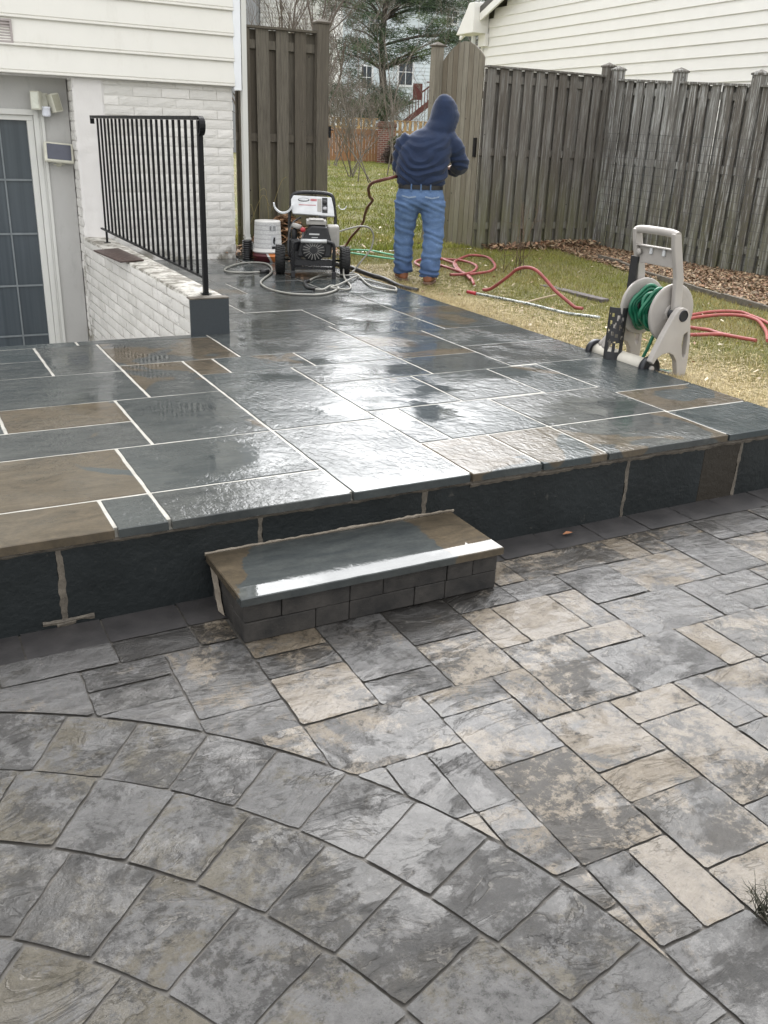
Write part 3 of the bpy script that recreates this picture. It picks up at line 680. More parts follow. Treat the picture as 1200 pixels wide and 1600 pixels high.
# stairwell wall with railing
lw = empty('stairwell_wall', (2.0, 8.5, -.4), label='low white painted brick wall along the sunken stairwell, slate tile on its end', cat='wall')
mb = MB(); brickface(mb, (1.908, 10.54, 0), (0, -1, 0), 4.06, -2.3, .245, (-1, 0, 0), .55); mb.box((1.911, 6.48, -2.4), (2.15, 10.54, .243), 0, (.2, .4, 0, 1))
b1 = mb.build('brickwork', M_BRICK)
mb = MB(); ny = 60
def capz(i, j):
    x = [1.898, 1.908, 2.03, 2.150, 2.158][i]; y = 6.475 + 4.06 * j / ny; return (x, y, (.262 if 0 < i < 4 else .240) + .005 * mnoise.noise(Vector((x * 9, y * 7, 0))))
for j in range(ny):
    for i in range(4): mb.poly([capz(i, j), capz(i + 1, j), capz(i + 1, j + 1), capz(i, j + 1)], sm=True)
def mat_cap():
    t = NT('weathered_cap'); o = t.obj(); g = t.noise(o, 7, 6, .7); h = t.noise(o, 40, 5, .7)
    c = t.mix(t.mr(g, .4, .6, 0, 1, True), (.60, .58, .53), (.20, .185, .155)); c = t.mix(t.mr(h, .55, .75, 0, .6), c, (.09, .085, .07))
    return t.out(Base_Color=c, Roughness=.7, Normal=t.bump(t.math('ADD', g, h), .6, .008))
M_CAP = mat_cap(); b2 = mb.build('wall_cap', M_CAP)
mb = MB(); mb.box((1.872, 6.452, -.002), (2.162, 6.478, .256), 0, (.2, 0, .3, 1)); mb.box((1.872, 6.452, -1.2), (1.90, 6.478, -.04), 0, (.2, 0, .3, 1)); b3 = mb.build('slate_end_tile', simple('slate_tile', (.030, .037, .042), .5, var=.1, nscale=60, bump=.2, bscale=200), bevel=.002)
mb = MB(); mb.box((1.870, 6.450, .2565), (2.164, 6.54, .268)); b4 = mb.build('mortar_lip', M_MORTAR2, bevel=.003)
mb = MB(); mb.box((X0, 6.497, -2.4), (1.90, 6.56, -.045)); mb.box((-3, 6.56, -2.42), (1.9, 10.79, -2.40)); b5 = mb.build('stairwell_lining', M_GREYWALL)
adopt(lw, b1, b2, b3, b4, b5)
M_IRON = simple('black_painted_iron', (.006, .006, .007), .42, var=.2, spec=.22)
rail = empty('iron_railing', (2.04, 6.6, .262), label='black iron railing with close upright bars on the stairwell wall', cat='railing')
ch = []
mb = MB(); mb.box((2.020, 6.60, 1.452), (2.060, 10.27, 1.478)); 
for k in range(9):
    a0 = -PI / 2 + PI * k / 9; a1 = -PI / 2 + PI * (k + 1) / 9; yc, zc, r_ = 6.60, 1.415, .05
    p = lambda a, r: (yc - math.cos(a) * r, zc + math.sin(a) * r)
    q = [p(a0, .052), p(a1, .052), p(a1, .063), p(a0, .063)]
    mb.prism([(y, z) for y, z in q], 2.020, 2.060, Matrix(((0, 0, 1, 0), (1, 0, 0, 0), (0, 1, 0, 0), (0, 0, 0, 1))))
mb.box((2.02, 10.24, 1.40), (2.06, 10.262, 1.451)); ch.append(mb.build('handrail', M_IRON, bevel=.002))
mb = MB(); mb.box((2.028, 6.64, .376), (2.052, 10.2, .392)); ch.append(mb.build('bottom_rail', M_IRON))
mb = MB(); mb.box((2.022, 6.598, .262), (2.058, 6.634, 1.450)); mb.box((2.005, 6.578, .2685), (2.075, 6.654, .274)); ch.append(mb.build('post', M_IRON, bevel=.002))
mb = MB(); mb.box((2.03, 9.96, .262), (2.05, 9.98, .375)); mb.box((2.01, 9.94, .262), (2.07, 10.0, .268)); ch.append(mb.build('post', M_IRON))
for k in range(21):
    y = 6.79 + k * .160; mb = MB(); mb.box((2.031, y, .393), (2.049, y + .018, 1.451)); ch.append(mb.build('baluster', M_IRON))
adopt(rail, *ch)
mb = MB(); mb.prism([(1.755, 9.25), (1.82, 8.40), (2.055, 8.50), (2.02, 9.38)], .266, .279); pl = mb.build('metal_plate', simple('rusty_steel', (.055, .032, .026), .45, var=.4, nscale=14), bevel=.003); tag(pl, 'thin rusty brown plate lying on top of the stairwell wall', 'metal plate')
# security light
sl = empty('security_light', (1.66, 10.78, 1.6), label='cream twin floodlight with motion sensor above the door corner', cat='floodlight')
M_CREAM = simple('cream_plastic', (.52, .51, .43), .45); M_LENS = simple('frosted_lens', (.62, .63, .55), .3); M_OLENS = simple('dull_lens', (.30, .29, .22), .35); M_WHITE = simple('white_plastic', (.72, .74, .80), .35)
ch = []
mb = MB(); mb.box((1.640, 10.735, 1.545), (1.705, 10.79, 1.675)); ch.append(mb.build('base_box', M_CREAM, bevel=.006))
for sx_, (cx_, cz_, an, lm) in ((0, (1.585, 1.60, .0, M_LENS)), (1, (1.765, 1.585, -.22, M_OLENS))):
    Mx = Matrix.Translation((cx_, 10.70, cz_)) @ Matrix.Rotation(an, 4, 'Y') @ Matrix.Rotation(-.5 if sx_ == 0 else .35, 4, 'Z')
    mb = MB(); mb.box((-.048, -.045, -.090), (.048, .05, .090), M=Mx); hd = mb.build('lamp_head', M_CREAM, bevel=.008)
    mb = MB(); mb.box((-.036, -.050, -.076), (.036, -.046, .076), M=Mx); ln = mb.build('lens', lm); ln.parent = hd; ch.append(hd)
mb = MB(); mb.lathe([(.0, -.05), (.035, -.048), (.042, -.03), (.042, .03), (.045, .032), (.045, .045), (.0, .046)], Matrix.Translation((1.672, 10.70, 1.50)), 16); ch.append(mb.build('sensor', M_WHITE))
adopt(sl, *ch)
so = empty('solar_light', (1.78, 10.75, 1.1), label='small tilted solar lamp with dark panel in a cream rim on grey wall', cat='solar lamp')
Mx = Matrix.Translation((1.760, 10.70, 1.105)) @ Matrix.Rotation(.07, 4, 'Y') @ Matrix.Rotation(-.35, 4, 'X')
mb = MB(); mb.box((-.150, -.012, -.105), (.150, .03, .105), M=Mx); c1 = mb.build('housing', M_CREAM, bevel=.018, bseg=3)
mb = MB(); mb.box((-.122, -.016, -.078), (.122, -.0125, .082), M=Mx); c2 = mb.build('solar_panel', simple('solar_cell', (.045, .05, .075), .15), bevel=.004)
mb = MB(); mb.bar((1.76, 10.72, 1.02), (1.76, 10.79, .97), .05, .02); mb.bar((1.70, 10.74, .985), (1.82, 10.76, .985), .012); c3 = mb.build('bracket', M_CREAM)
adopt(so, c1, c2, c3)

# ================================================================== ground
def lawn_z(x, y):
    """lawn height: sunk beside the terrace, rising gently to the fences and beyond"""
    a = -.075 + .075 * np.clip((x - 5.2) / 3.4, 0, 1) + .07 * np.clip((y - 8.6) / 2.2, 0, 1)
    a = np.minimum(a, .0) + np.clip((y - 14) / 24, 0, 1) * .36
    return a + .010 * np.sin(x * 3.1 + y * 1.7) + .008 * np.sin(y * 4.3 - x * 2.2)
def grid_mesh(name, x0, x1, y0, y1, nx, ny, zf, mat, kind=None):
    xs = np.linspace(x0, x1, nx + 1); ys = np.linspace(y0, y1, ny + 1); X, Y = np.meshgrid(xs, ys); Z = zf(X, Y)
    V = np.stack([X, Y, Z], -1).reshape(-1, 3); F = []
    for j in range(ny):
        for i in range(nx): a = j * (nx + 1) + i; F.append((a, a + 1, a + nx + 2, a + nx + 1))
    me = bpy.data.meshes.new(name); me.from_pydata(V.tolist(), [], F); me.materials.append(mat); me.polygons.foreach_set('use_smooth', [True] * len(F))
    o = bpy.data.objects.new(name, me); col.objects.link(o); return tag(o, kind=kind) if kind else o
def mat_lawn():
    t = NT('winter_lawn'); o = t.obj(); a = t.noise(o, .9, 5, .6); b = t.noise(o, 7, 6, .7); c_ = t.noise(t.scale(o, (1, 1, 1)), 90, 5, .7)
    g = t.mix(t.mr(b, .3, .7), (.10, .11, .028), (.18, .185, .055)); s_ = t.mix(t.mr(c_, .3, .7), (.17, .13, .06), (.33, .27, .14))
    c = t.mix(t.mr(a, .42, .62, .05, .62, True), g, s_); c = t.mix(t.mr(c_, .5, .75, 0, .6), c, (.045, .045, .018))
    return t.out(Base_Color=c, Roughness=.9, Normal=t.bump(t.math('ADD', b, c_), .9, .03))
M_LAWN = mat_lawn()
grid_mesh('lawn', 4.455, 14.0, 3.24, 10.9, 70, 60, lawn_z, M_LAWN, 'structure')
grid_mesh('back_lawn', -40, 90, 10.9, 130, 130, 120, lambda x, y: lawn_z(x, y) - 0.0, M_LAWN, 'structure')
mb = MB(); mb.poly([(-120, -120, -.9), (150, -120, -.9), (150, 3.3, -.9), (-120, 3.3, -.9)]); mb.poly([(8, -60, -.41), (60, -60, -.41), (60, 3.3, -.41), (8, 3.3, -.41)]); mb.poly([(14, 3.3, -.05), (150, 3.3, -.05), (150, 11, -.05), (14, 11, -.05)]); tag(mb.build('ground', M_LAWN), kind='structure')

def blades(n, sampler, h, wd, colf, name, lean=.7, zoff=0, flat=False):
    x, y = sampler(n); m = len(x); z = lawn_z(x, y) + zoff
    ang = rng.uniform(0, 2 * PI, m); hh = h * rng.uniform(.5, 1.3, m); ww = wd * rng.uniform(.6, 1.3, m)
    dx, dy = np.cos(ang), np.sin(ang); la = rng.uniform(0, 2 * PI, m); ln = hh * lean * rng.uniform(.2, 1.2, m)
    if flat: zz = rng.uniform(.002, .03, m)
    V = np.zeros((m, 3, 3))
    base = np.stack([x, y, z], -1); off = np.stack([dx * ww, dy * ww, 0 * ww], -1)
    if not flat:
        V[:, 0] = base - off; V[:, 1] = base + off; V[:, 2] = base + np.stack([np.cos(la) * ln, np.sin(la) * ln, hh], -1)
    else:
        d = np.stack([-dy * hh, dx * hh, rng.uniform(-.012, .018, m)], -1); b2_ = base + np.stack([0 * x, 0 * x, zz], -1)
        V[:, 0] = b2_ - off - d * .5; V[:, 1] = b2_ + off - d * .5; V[:, 2] = b2_ + d * .5
    return V, colf(x, y, m)
def mat_tint(name, rough=.8, trans=0.0, dark=1.0):
    t = NT(name); a = t.attr('tint')['Color']
    return t.out(Base_Color=a, Roughness=rough)
M_BLADE = mat_tint('grass_blade', .65)
def vn(x, y, s, o=0):  # cheap smooth noise
    return .5 + .25 * (np.sin(x * s + 1.3 * np.sin(y * s * .7 + o) + o) + np.sin(y * s * 1.13 + 1.7 * np.sin(x * s * .8 + 2 * o) + 3 * o))
def gcol(x, y, m):
    st = np.clip(vn(x, y, 1.9, 2) * .9 - .28 + rng.normal(0, .20, m) + .60 * np.exp(-((x - 4.47) / .5) ** 2), 0, 1)[:, None]
    g = np.array([.170, .178, .024]) * rng.uniform(.6, 1.5, (m, 1)) + rng.normal(0, .006, (m, 3)); s_ = np.array([.42, .325, .135]) * rng.uniform(.55, 1.3, (m, 1))
    c = g * (1 - st) + s_ * st; return np.clip(np.concatenate([c, np.ones((m, 1))], 1), .005, 1)
def scol(x, y, m):
    c = np.array([.50, .40, .21]) * rng.uniform(.5, 1.25, (m, 1)); return np.clip(np.concatenate([c, np.ones((m, 1))], 1), 0, 1)
def bedx(y): return 7.55 + .16 * (y - 6.5) + .1 * np.sin(y * 2)
def s_near(n):
    x = 4.47 + rng.random(n) ** 1.15 * 4.6; y = rng.uniform(3.6, 10.85, n); k = (x < bedx(y) + rng.normal(0, .12, n)); return x[k], y[k]
def s_edge(n):
    x = 4.45 + np.abs(rng.normal(0, .22, n)); y = rng.uniform(3.4, 9.6, n); return x, y
def s_strawpatch(n):
    x = 4.45 + np.abs(rng.normal(0, .55, n)); y = rng.uniform(3.4, 9.8, n); return x, y
def s_far(n):
    y = 10.9 + rng.random(n) ** 1.6 * 26; x = y * .46 + rng.uniform(-1.6, 3.2, n); return x, y
A1, B1 = blades(95000, s_near, .036, .0028, gcol, '')
A2, B2 = blades(9000, s_edge, .055, .0022, scol, '', .9)
A3, B3 = blades(26000, s_strawpatch, .13, .0022, scol, '', flat=True)
soup('grass', np.concatenate([A1, A2, A3]), M_BLADE, np.concatenate([B1, B2, B3])); tag(bpy.data.objects['grass'], 'short yellow green winter grass strewn with straw beside the terrace', 'grass', kind='stuff')
A4, B4 = blades(60000, s_far, .055, .007, gcol, '')
B4[:, :3] *= np.array([1.0, 1.12, .9]); o = soup('grass', A4, M_BLADE, B4); tag(o, 'green lawn seen through the open gate', 'grass', kind='stuff')
# leaf litter under the fence and scattered leaves
def leaves(n, sampler, size, name, label, tones, zr=(.0, .03), zf=None):
    x, y = sampler(n); m = len(x); z = (lawn_z(x, y) if zf is None else zf(x, y)) + rng.uniform(zr[0], zr[1], m)
    a = rng.uniform(0, 2 * PI, m); s_ = size * rng.uniform(.5, 1.3, m); w_ = s_ * rng.uniform(.35, .7, m); t1 = rng.normal(0, .35, m); t2 = rng.normal(0, .35, m)
    ux = np.stack([np.cos(a), np.sin(a), t1], -1) * s_[:, None]; uy = np.stack([-np.sin(a), np.cos(a), t2], -1) * w_[:, None]; b = np.stack([x, y, z], -1)
    V = np.stack([b - ux, b - uy * .8 + ux * .1, b + ux, b + uy], 1)
    tn = np.array(tones)[rng.integers(0, len(tones), m)] * rng.uniform(.6, 1.35, (m, 1)); T_ = np.clip(np.concatenate([tn, np.ones((m, 1))], 1), 0, 1)
    o = soup(name, V, M_BLADE, T_, 4); return tag(o, label, 'leaves', kind='stuff')
TONES = [(.25, .15, .085), (.33, .22, .13), (.15, .085, .05), (.40, .30, .19), (.22, .17, .11), (.30, .17, .10)]
def s_bed(n):
    y = rng.uniform(5.2, 10.85, n); x = bedx(y) + .05 + rng.random(n) * (9.25 - bedx(y)); return x, y
leaves(30000, s_bed, .023, 'leaf_litter', 'brown fallen leaves in the bed along the right hand fence', TONES, (.0, .035))
def s_line(n):
    x = rng.uniform(7.3, 9.3, n); y = 10.85 - np.abs(rng.normal(0, .16, n)); return x, y
leaves(1500, s_line, .036, 'leaf_litter', 'brown leaves drifted against the foot of the far fence', TONES, (0, .09))
def s_scat(n):
    x = rng.uniform(4.5, 7.6, n); y = rng.uniform(4, 10.8, n); return x, y
leaves(230, s_scat, .020, 'scattered_leaves', 'pale leaves scattered over the lawn', [(.45, .36, .24), (.30, .18, .10), (.52, .45, .33)], (.03, .05))
def s_far2(n):
    y = 11 + rng.random(n) ** 1.8 * 16; x = y * .46 + rng.uniform(-1.2, 2.4, n); return x, y
leaves(200, s_far2, .030, 'scattered_leaves', 'pale leaves scattered on the lawn beyond the gate', [(.45, .36, .24), (.30, .18, .10), (.52, .45, .33)], (.05, .06))
def pilez(x, y): return np.clip(.40 * np.exp(-((x - 4.33) / .38) ** 2 - ((y - 10.72) / .28) ** 2) + .02, 0, 1)
grid_mesh('soil', 3.66, 4.95, 10.2, 10.89, 26, 16, lambda x, y: pilez(x, y) - .03, simple('dark_soil', (.05, .045, .03), .9, var=.4), 'structure')
leaves(1500, lambda n: (rng.normal(4.33, .3, n), 10.86 - np.abs(rng.normal(0, .25, n))), .045, 'leaf_pile', 'heap of curled brown leaves between the bucket and the left fence', [(.30, .17, .09), (.36, .22, .13), (.18, .10, .05)], (0, .05), pilez)

# timber edging of the bed
M_OLDWOOD = simple('grey_timber', (.12, .105, .085), .85, var=.35, nscale=20, bump=.5, bscale=70)
mb = MB(); E_ = [(7.30, 5.2), (7.41, 6.1), (7.53, 6.7), (7.64, 7.2), (7.80, 7.72), (7.98, 8.5), (8.14, 8.95), (8.22, 9.45)]
for k in range(len(E_) - 1):
    a, b = E_[k], E_[k + 1]; za = float(lawn_z(np.array(a[0]), np.array(a[1]))); mb.bar((a[0], a[1], za + .012), (b[0], b[1], za + .014), .045, .085)
tag(mb.build('bed_edging', M_OLDWOOD), 'low weathered timber edging between lawn and leaf covered bed', 'edging')
mb = MB(); mb.bar((6.25, 8.02, -.05), (6.28, 7.05, -.05), .11, .05); tag(mb.build('timber_board', simple('wet_timber', (.10, .085, .08), .7, var=.4, nscale=25, bump=.6, bscale=60), bevel=.006), 'short dark weathered board lying in the lawn behind the hose reel', 'board')
mb = MB(); mb.tube(spline([(5.30, 7.12, -.04), (5.50, 7.15, -.01), (5.78, 7.22, .01)], 5), [.010] * 11, 7); tag(mb.build('stick', simple('pale_stick', (.36, .29, .19), .8)), 'pale broken stick lying between the lance and the board', 'stick')

# ================================================================== fences
def mat_fence(name, base0, base1, algae=.6, pale=.0, streak=.35):
    t = NT(name); o = t.obj(); sep = t.n('ShaderNodeSeparateColor', {0: t.attr('tint')['Color']}).outputs
    p = t.add(o, t.scale(t.attr('tint')['Color'], (31.0, 17.0, 23.0)))
    g = t.noise(t.scale(p, (9, 9, .55)), 5.5, 6, .68, .8); g2 = t.noise(t.scale(p, (30, 30, .7)), 6, 4, .6); z = t.n('ShaderNodeSeparateXYZ', {0: o}).outputs['Z']
    c = t.mix(t.mr(g, .3, .7), base0, base1); c = t.mix(t.math('MULTIPLY', sep[0], .7), c, (base0[0] * .62, base0[1] * .52, base0[2] * .42)); c = t.mix(t.mr(g2, .5, .72, 0, .55), c, (.022, .021, .02))
    if pale: c = t.mix(t.math('MULTIPLY', t.mr(t.noise(t.scale(p, (10, 10, .5)), 4, 5, .7), .50, .62, 0, 1, True), pale), c, (.48, .49, .48))
    al = t.math('MULTIPLY', t.mr(z, 1.25, .15, 0, 1), t.mr(t.noise(t.scale(p, (3, 3, .8)), 2.2, 4, .6), .35, .62, 0, algae))
    c = t.mix(al, c, (.13, .135, .045))
    kn = t.n('ShaderNodeTexVoronoi', {'Vector': t.scale(p, (1, 1, .8)), 'Scale': 7.0}).outputs['Distance']
    c = t.mix(t.mr(kn, .045, .075, .9, 0), c, (.018, .014, .012))
    return t.out(Base_Color=c, Roughness=.82, Normal=t.bump(t.math('ADD', g, t.math('MULTIPLY', g2, .6)), .7, .006))
M_FL = mat_fence('fence_wood_dark', (.080, .070, .054), (.165, .148, .118), .55)
M_FR = mat_fence('fence_wood_grey', (.105, .098, .088), (.235, .222, .20), .6, .25)
M_FP = mat_fence('fence_wood_pale', (.125, .122, .112), (.29, .285, .27), .55, .8)
M_GATE = mat_fence('gate_wood', (.17, .155, .125), (.30, .28, .23), .4)
def board(mb, p, du, nrm, wdt, z0, z1, th=.018, c=None):
    p = Vector(p); du = Vector(du); nrm = Vector(nrm); M = Matrix((du, nrm, Vector((0, 0, 1)))).transposed().to_4x4(); M.translation = (p.x, p.y, 0)
    M = M @ Matrix.Rotation(random.uniform(-.009, .009), 4, 'Y') @ Matrix.Rotation(random.uniform(-.05, .05), 4, 'Z')
    mb.box((0, 0, z0 + random.uniform(-.012, .012)), (wdt, th, z1 + random.uniform(-.004, .004)), 0, c or (random.random(), random.random(), random.random(), 1), M)
def fence(name, label, A, B, zA, zB, mat, pitch=.205, bw=.137, posts=(), zbA=0, zbB=0, phase=.02, rails=(.30, 1.25, 2.14), post_h=.12, pw=.13):
    A = Vector((A[0], A[1], 0)); B = Vector((B[0], B[1], 0)); d = (B - A); Ln = d.length; d.normalize(); nrm = Vector((-d.y, d.x, 0))
    if nrm.y < 0 and abs(nrm.y) > .3: nrm = -nrm
    if abs(nrm.y) <= .3 and nrm.x < 0: nrm = -nrm   # away from the viewer
    root = empty(name, (A.x, A.y, 0), label=label, cat='fence'); out = []
    mb = MB(); x = phase
    zt = lambda s: zA + (zB - zA) * s / Ln
    zb = lambda s: zbA + (zbB - zbA) * s / Ln
    while x < Ln - .05:
        w_ = bw * random.uniform(.94, 1.03); board(mb, A + d * x - nrm * .036, d, nrm, min(w_, Ln - x), zb(x) - .02, zt(x) - .035); x += pitch
    x = phase - pitch / 2
    while x < Ln - .05:
        a = max(0, x); b = min(Ln, x + bw * random.uniform(1.18, 1.30))
        if b - a > .02: board(mb, A + d * a + nrm * .016, d, nrm, b - a, zb(x) - .02, zt(x) - .045)
        x += pitch
    out.append(mb.build('boards', mat, bevel=.0))
    for k, r in enumerate(rails):
        mb = MB(); mb.bar(A + nrm * .0 + Vector((0, 0, zbA + (zA - zbA) * r / 2.3 )), B + nrm * .0 + Vector((0, 0, zbB + (zB - zbB) * r / 2.3)), .038 if 0 else .075, .052, 0, (random.random(), .5, .5, 1), up=(0, 0, 1)) if 0 else None
        a = A + Vector((0, 0, zbA + (zA - zbA) * r / 2.3)); b = B + Vector((0, 0, zbB + (zB - zbB) * r / 2.3))
        M = Matrix((d, nrm, Vector((0, 0, 1)))).transposed().to_4x4(); M.translation = (A.x, A.y, 0)
        x0_ = 0
        mb.box((0, -.014, a.z - .045), (Ln, .013, a.z + .045), 0, (random.random(), .5, random.random(), 1), M) if abs(a.z - b.z) < .02 else mb.poly([a - nrm * .014 + Vector((0, 0, -.045)), b - nrm * .014 + Vector((0, 0, -.045)), b - nrm * .014 + Vector((0, 0, .045)), a - nrm * .014 + Vector((0, 0, .045))], 0, (.4, .5, .2, 1))
        out.append(mb.build('rail', mat))
    mb = MB(); a = A + Vector((0, 0, zA - .022)); b = B + Vector((0, 0, zB - .022)); mb.bar(a, b, .125, .024, 0, (.6, .2, .9, 1)); out.append(mb.build('cap_rail', mat))
    for s_ in posts:
        p = A + d * s_; mb = MB(); M = Matrix((d, nrm, Vector((0, 0, 1)))).transposed().to_4x4(); M.translation = (p.x, p.y, 0)
        mb.box((-pw / 2, -.075, zb(s_) - .1), (pw / 2, .055, zt(s_) + post_h - .03), 0, (random.random(), .4, random.random(), 1), M); pst = mb.build('post', mat, bevel=.004)
        mb = MB(); z = zt(s_) + post_h - .03; h_ = pw / 2 + .012
        c4 = [M @ Vector(q) for q in ((-h_, -.087, z), (h_, -.087, z), (h_, .067, z), (-h_, .067, z))]; c5 = [q + Vector((0, 0, .02)) for q in c4]; ap = M @ Vector((0, -.01, z + .062))
        for k in range(4): mb.poly([c4[k], c4[(k + 1) % 4], c5[(k + 1) % 4], c5[k]], 0, (.9, .5, .5, 1)); mb.poly([c5[k], c5[(k + 1) % 4], ap], 0, (.9, .5, .5, 1))
        mb.poly([c4[3], c4[2], c4[1], c4[0]], 0, (.9, .5, .5, 1))
        cp = mb.build('post_cap', mat); cp.parent = pst; out.append(pst)
    adopt(root, *out); return root
fence('board_fence', 'dark weathered board fence between the house corner and the open gate', (3.80, 10.9), (4.90, 10.9), 2.50, 2.50, M_FL, .232, .150, (1.06,), phase=.03, rails=(.25, 1.22, 2.12), post_h=.10, pw=.155)
fence('board_fence', 'grey weathered board fence running right from the arched gate to the corner post', (7.20, 10.9), (9.25, 10.9), 2.30, 2.30, M_FR, .193, .132, (2.02,), phase=.03)
fence('board_fence', 'paler streaked board fence with four capped posts along the right side of the lawn', (9.27, 10.82), (9.27, 5.6), 2.26, 1.98, M_FP, .195, .135, (.10, 1.28, 2.56, 3.8, 5.1), phase=.12)
# arched gate leaf standing open
gate = empty('arched_gate', (7.20, 10.95, 0), label='tall arched gate leaf of narrow upright boards standing open behind the man', cat='gate')
gd = Vector((6.98 - 7.22, 11.60 - 10.96, 0)); gl = gd.length; gd.normalize(); gn = Vector((-gd.y, gd.x, 0)); gn = gn if gn.y < 0 or gn.x < 0 else -gn
mb = MB(); nb_ = 8; bwd = gl / nb_
for k in range(nb_):
    s0 = k * bwd; tc_ = (k + .5) / nb_; zt_ = 2.28 + .30 * math.sin(PI * (.12 + .80 * tc_)) ; p = Vector((7.22, 10.96, 0)) + gd * (s0 + .002)
    M = Matrix((gd, gn, Vector((0, 0, 1)))).transposed().to_4x4(); M.translation = p
    z0_ = zt_ ; c = (random.random(), random.random(), random.random(), 1)
    za = 2.28 + .30 * math.sin(PI * (.12 + .80 * k / nb_)); zb_ = 2.28 + .30 * math.sin(PI * (.12 + .80 * (k + 1) / nb_))
    mb.prism([(0, .02), (bwd - .006, .02), (bwd - .006, zb_), (0, za)], 0, .02, M @ Matrix(((1, 0, 0, 0), (0, 0, 1, 0), (0, 1, 0, 0), (0, 0, 0, 1))), 0, c)
g1 = mb.build('gate_boards', M_GATE)
mb = MB(); M = Matrix((gd, gn, Vector((0, 0, 1)))).transposed().to_4x4(); M.translation = (7.22, 10.96, 0)
mb.box((.02, -.045, .35), (gl - .02, -.002, .44), 0, (.5, .5, .5, 1), M); g2 = mb.build('gate_rail', M_GATE); mb = MB(); mb.box((.02, -.045, 1.9), (gl - .02, -.002, 1.99), 0, (.5, .5, .5, 1), M); g4 = mb.build('gate_rail', M_GATE)
mb = MB(); mb.box((.03, .021, 1.18), (.07, .05, 1.42), M=M); g3 = mb.build('latch', M_IRON)
adopt(gate, g1, g2, g3, g4)
mb = MB(); mb.box((6.845, 11.60, -.1), (6.975, 11.73, 2.52), 0, (.3, .5, .6, 1)); gp = mb.build('gate_post', M_GATE, bevel=.004); tag(gp, 'square post just left of the arched gate leaf', 'post')
mb = MB(); mb.box((6.83, 11.585, 2.521), (6.99, 11.745, 2.541), 0, (.9, .5, .5, 1)); z = 2.541
for k in range(4):
    q = [(6.83, 11.585, z), (6.99, 11.585, z), (6.99, 11.745, z), (6.83, 11.745, z)]; mb.poly([q[k], q[(k + 1) % 4], (6.91, 11.665, z + .045)], 0, (.9, .5, .5, 1))
pc = mb.build('post_cap', M_FL); pc.parent = gp
# gate hardware on the left post
mb = MB(); mb.box((4.94, 10.815, 1.35), (4.97, 10.825, 1.48)); mb.tube([(4.955, 10.81, 1.44), (4.99, 10.79, 1.44)], .008, 8); tag(mb.build('gate_latch', M_IRON), 'small black latch on the post left of the gateway', 'latch')
# welded wire mesh leaning on the right fence
mb = MB(); M_WIRE = simple('grey_wire', (.10, .10, .10), .5, .6)
for k in range(15):
    z = .10 + k * .10; mb.tube([(9.17, 10.7, z + .05), (9.165, 9, z + .03), (9.17, 7.4, z), (9.18, 6, z)], .0022, 4, caps=False)
for k in range(44):
    y = 10.7 - k * .105; mb.tube([(9.172, y, .02), (9.172, y, 1.55)], .0020, 4, caps=False)
tag(mb.build('wire_mesh', M_WIRE), 'rusty square wire mesh fixed low across the pale fence', 'wire mesh')

# ================================================================== the man (seen from behind, hood up, holding the hose in front of him)
def loft(mb, rings, seg=20, sup=2.0):
    """rings: (centre, right vector, forward vector, rx, ry)"""
    i0 = len(mb.v)
    for (c, R_, F_, rx, ry) in rings:
        c = Vector(c); R_ = Vector(R_); F_ = Vector(F_)
        for q in range(seg):
            a = 2 * PI * q / seg; ca, sa = math.cos(a), math.sin(a); e = 2 / sup
            mb.v.append(tuple(c + R_ * (math.copysign(abs(ca) ** e, ca) * rx) + F_ * (math.copysign(abs(sa) ** e, sa) * ry)))
    n = len(rings)
    for k in range(n - 1):
        for q in range(seg):
            a = i0 + k * seg + q; b = i0 + k * seg + (q + 1) % seg; mb.f.append((a, b, b + seg, a + seg)); mb.mi.append(0); mb.c.append((1, 1, 1, 1)); mb.sm.append(True)
    mb.f.append(tuple(i0 + q for q in range(seg - 1, -1, -1))); mb.f.append(tuple(i0 + (n - 1) * seg + q for q in range(seg)))
    for _ in range(2): mb.mi.append(0); mb.c.append((1, 1, 1, 1)); mb.sm.append(True)
def fuse(mb, name, mat, voxel=.012, smooth=6, disp=None, parent=None):
    """union the overlapping lofts of one garment into a single continuous surface"""
    me = bpy.data.meshes.new(name + '_tmp'); me.from_pydata(mb.v, [], mb.f); me.update()
    o = bpy.data.objects.new(name + '_tmp', me); col.objects.link(o)
    r = o.modifiers.new('r', 'REMESH'); r.mode = 'VOXEL'; r.voxel_size = voxel; r.use_smooth_shade = True
    s_ = o.modifiers.new('s', 'SMOOTH'); s_.factor = .5; s_.iterations = smooth
    dg = bpy.context.evaluated_depsgraph_get(); dg.update(); m2 = bpy.data.meshes.new_from_object(o.evaluated_get(dg)); m2.name = name
    bpy.data.objects.remove(o); bpy.data.meshes.remove(me)
    if disp:
        n = len(m2.vertices); co = np.zeros(n * 3, np.float32); no = np.zeros(n * 3, np.float32)
        m2.vertices.foreach_get('co', co); m2.vertices.foreach_get('normal', no); co = co.reshape(-1, 3); no = no.reshape(-1, 3)
        for i in range(n): co[i] += no[i] * disp(Vector(co[i].tolist()))
        m2.vertices.foreach_set('co', co.ravel())
    m2.materials.clear(); m2.materials.append(mat); m2.polygons.foreach_set('use_smooth', [True] * len(m2.polygons)); m2.update()
    oo = bpy.data.objects.new(name, m2); col.objects.link(oo)
    if parent: oo.parent = parent
    return oo
X_, Y_, Z_ = Vector((1, 0, 0)), Vector((0, 1, 0)), Vector((0, 0, 1))
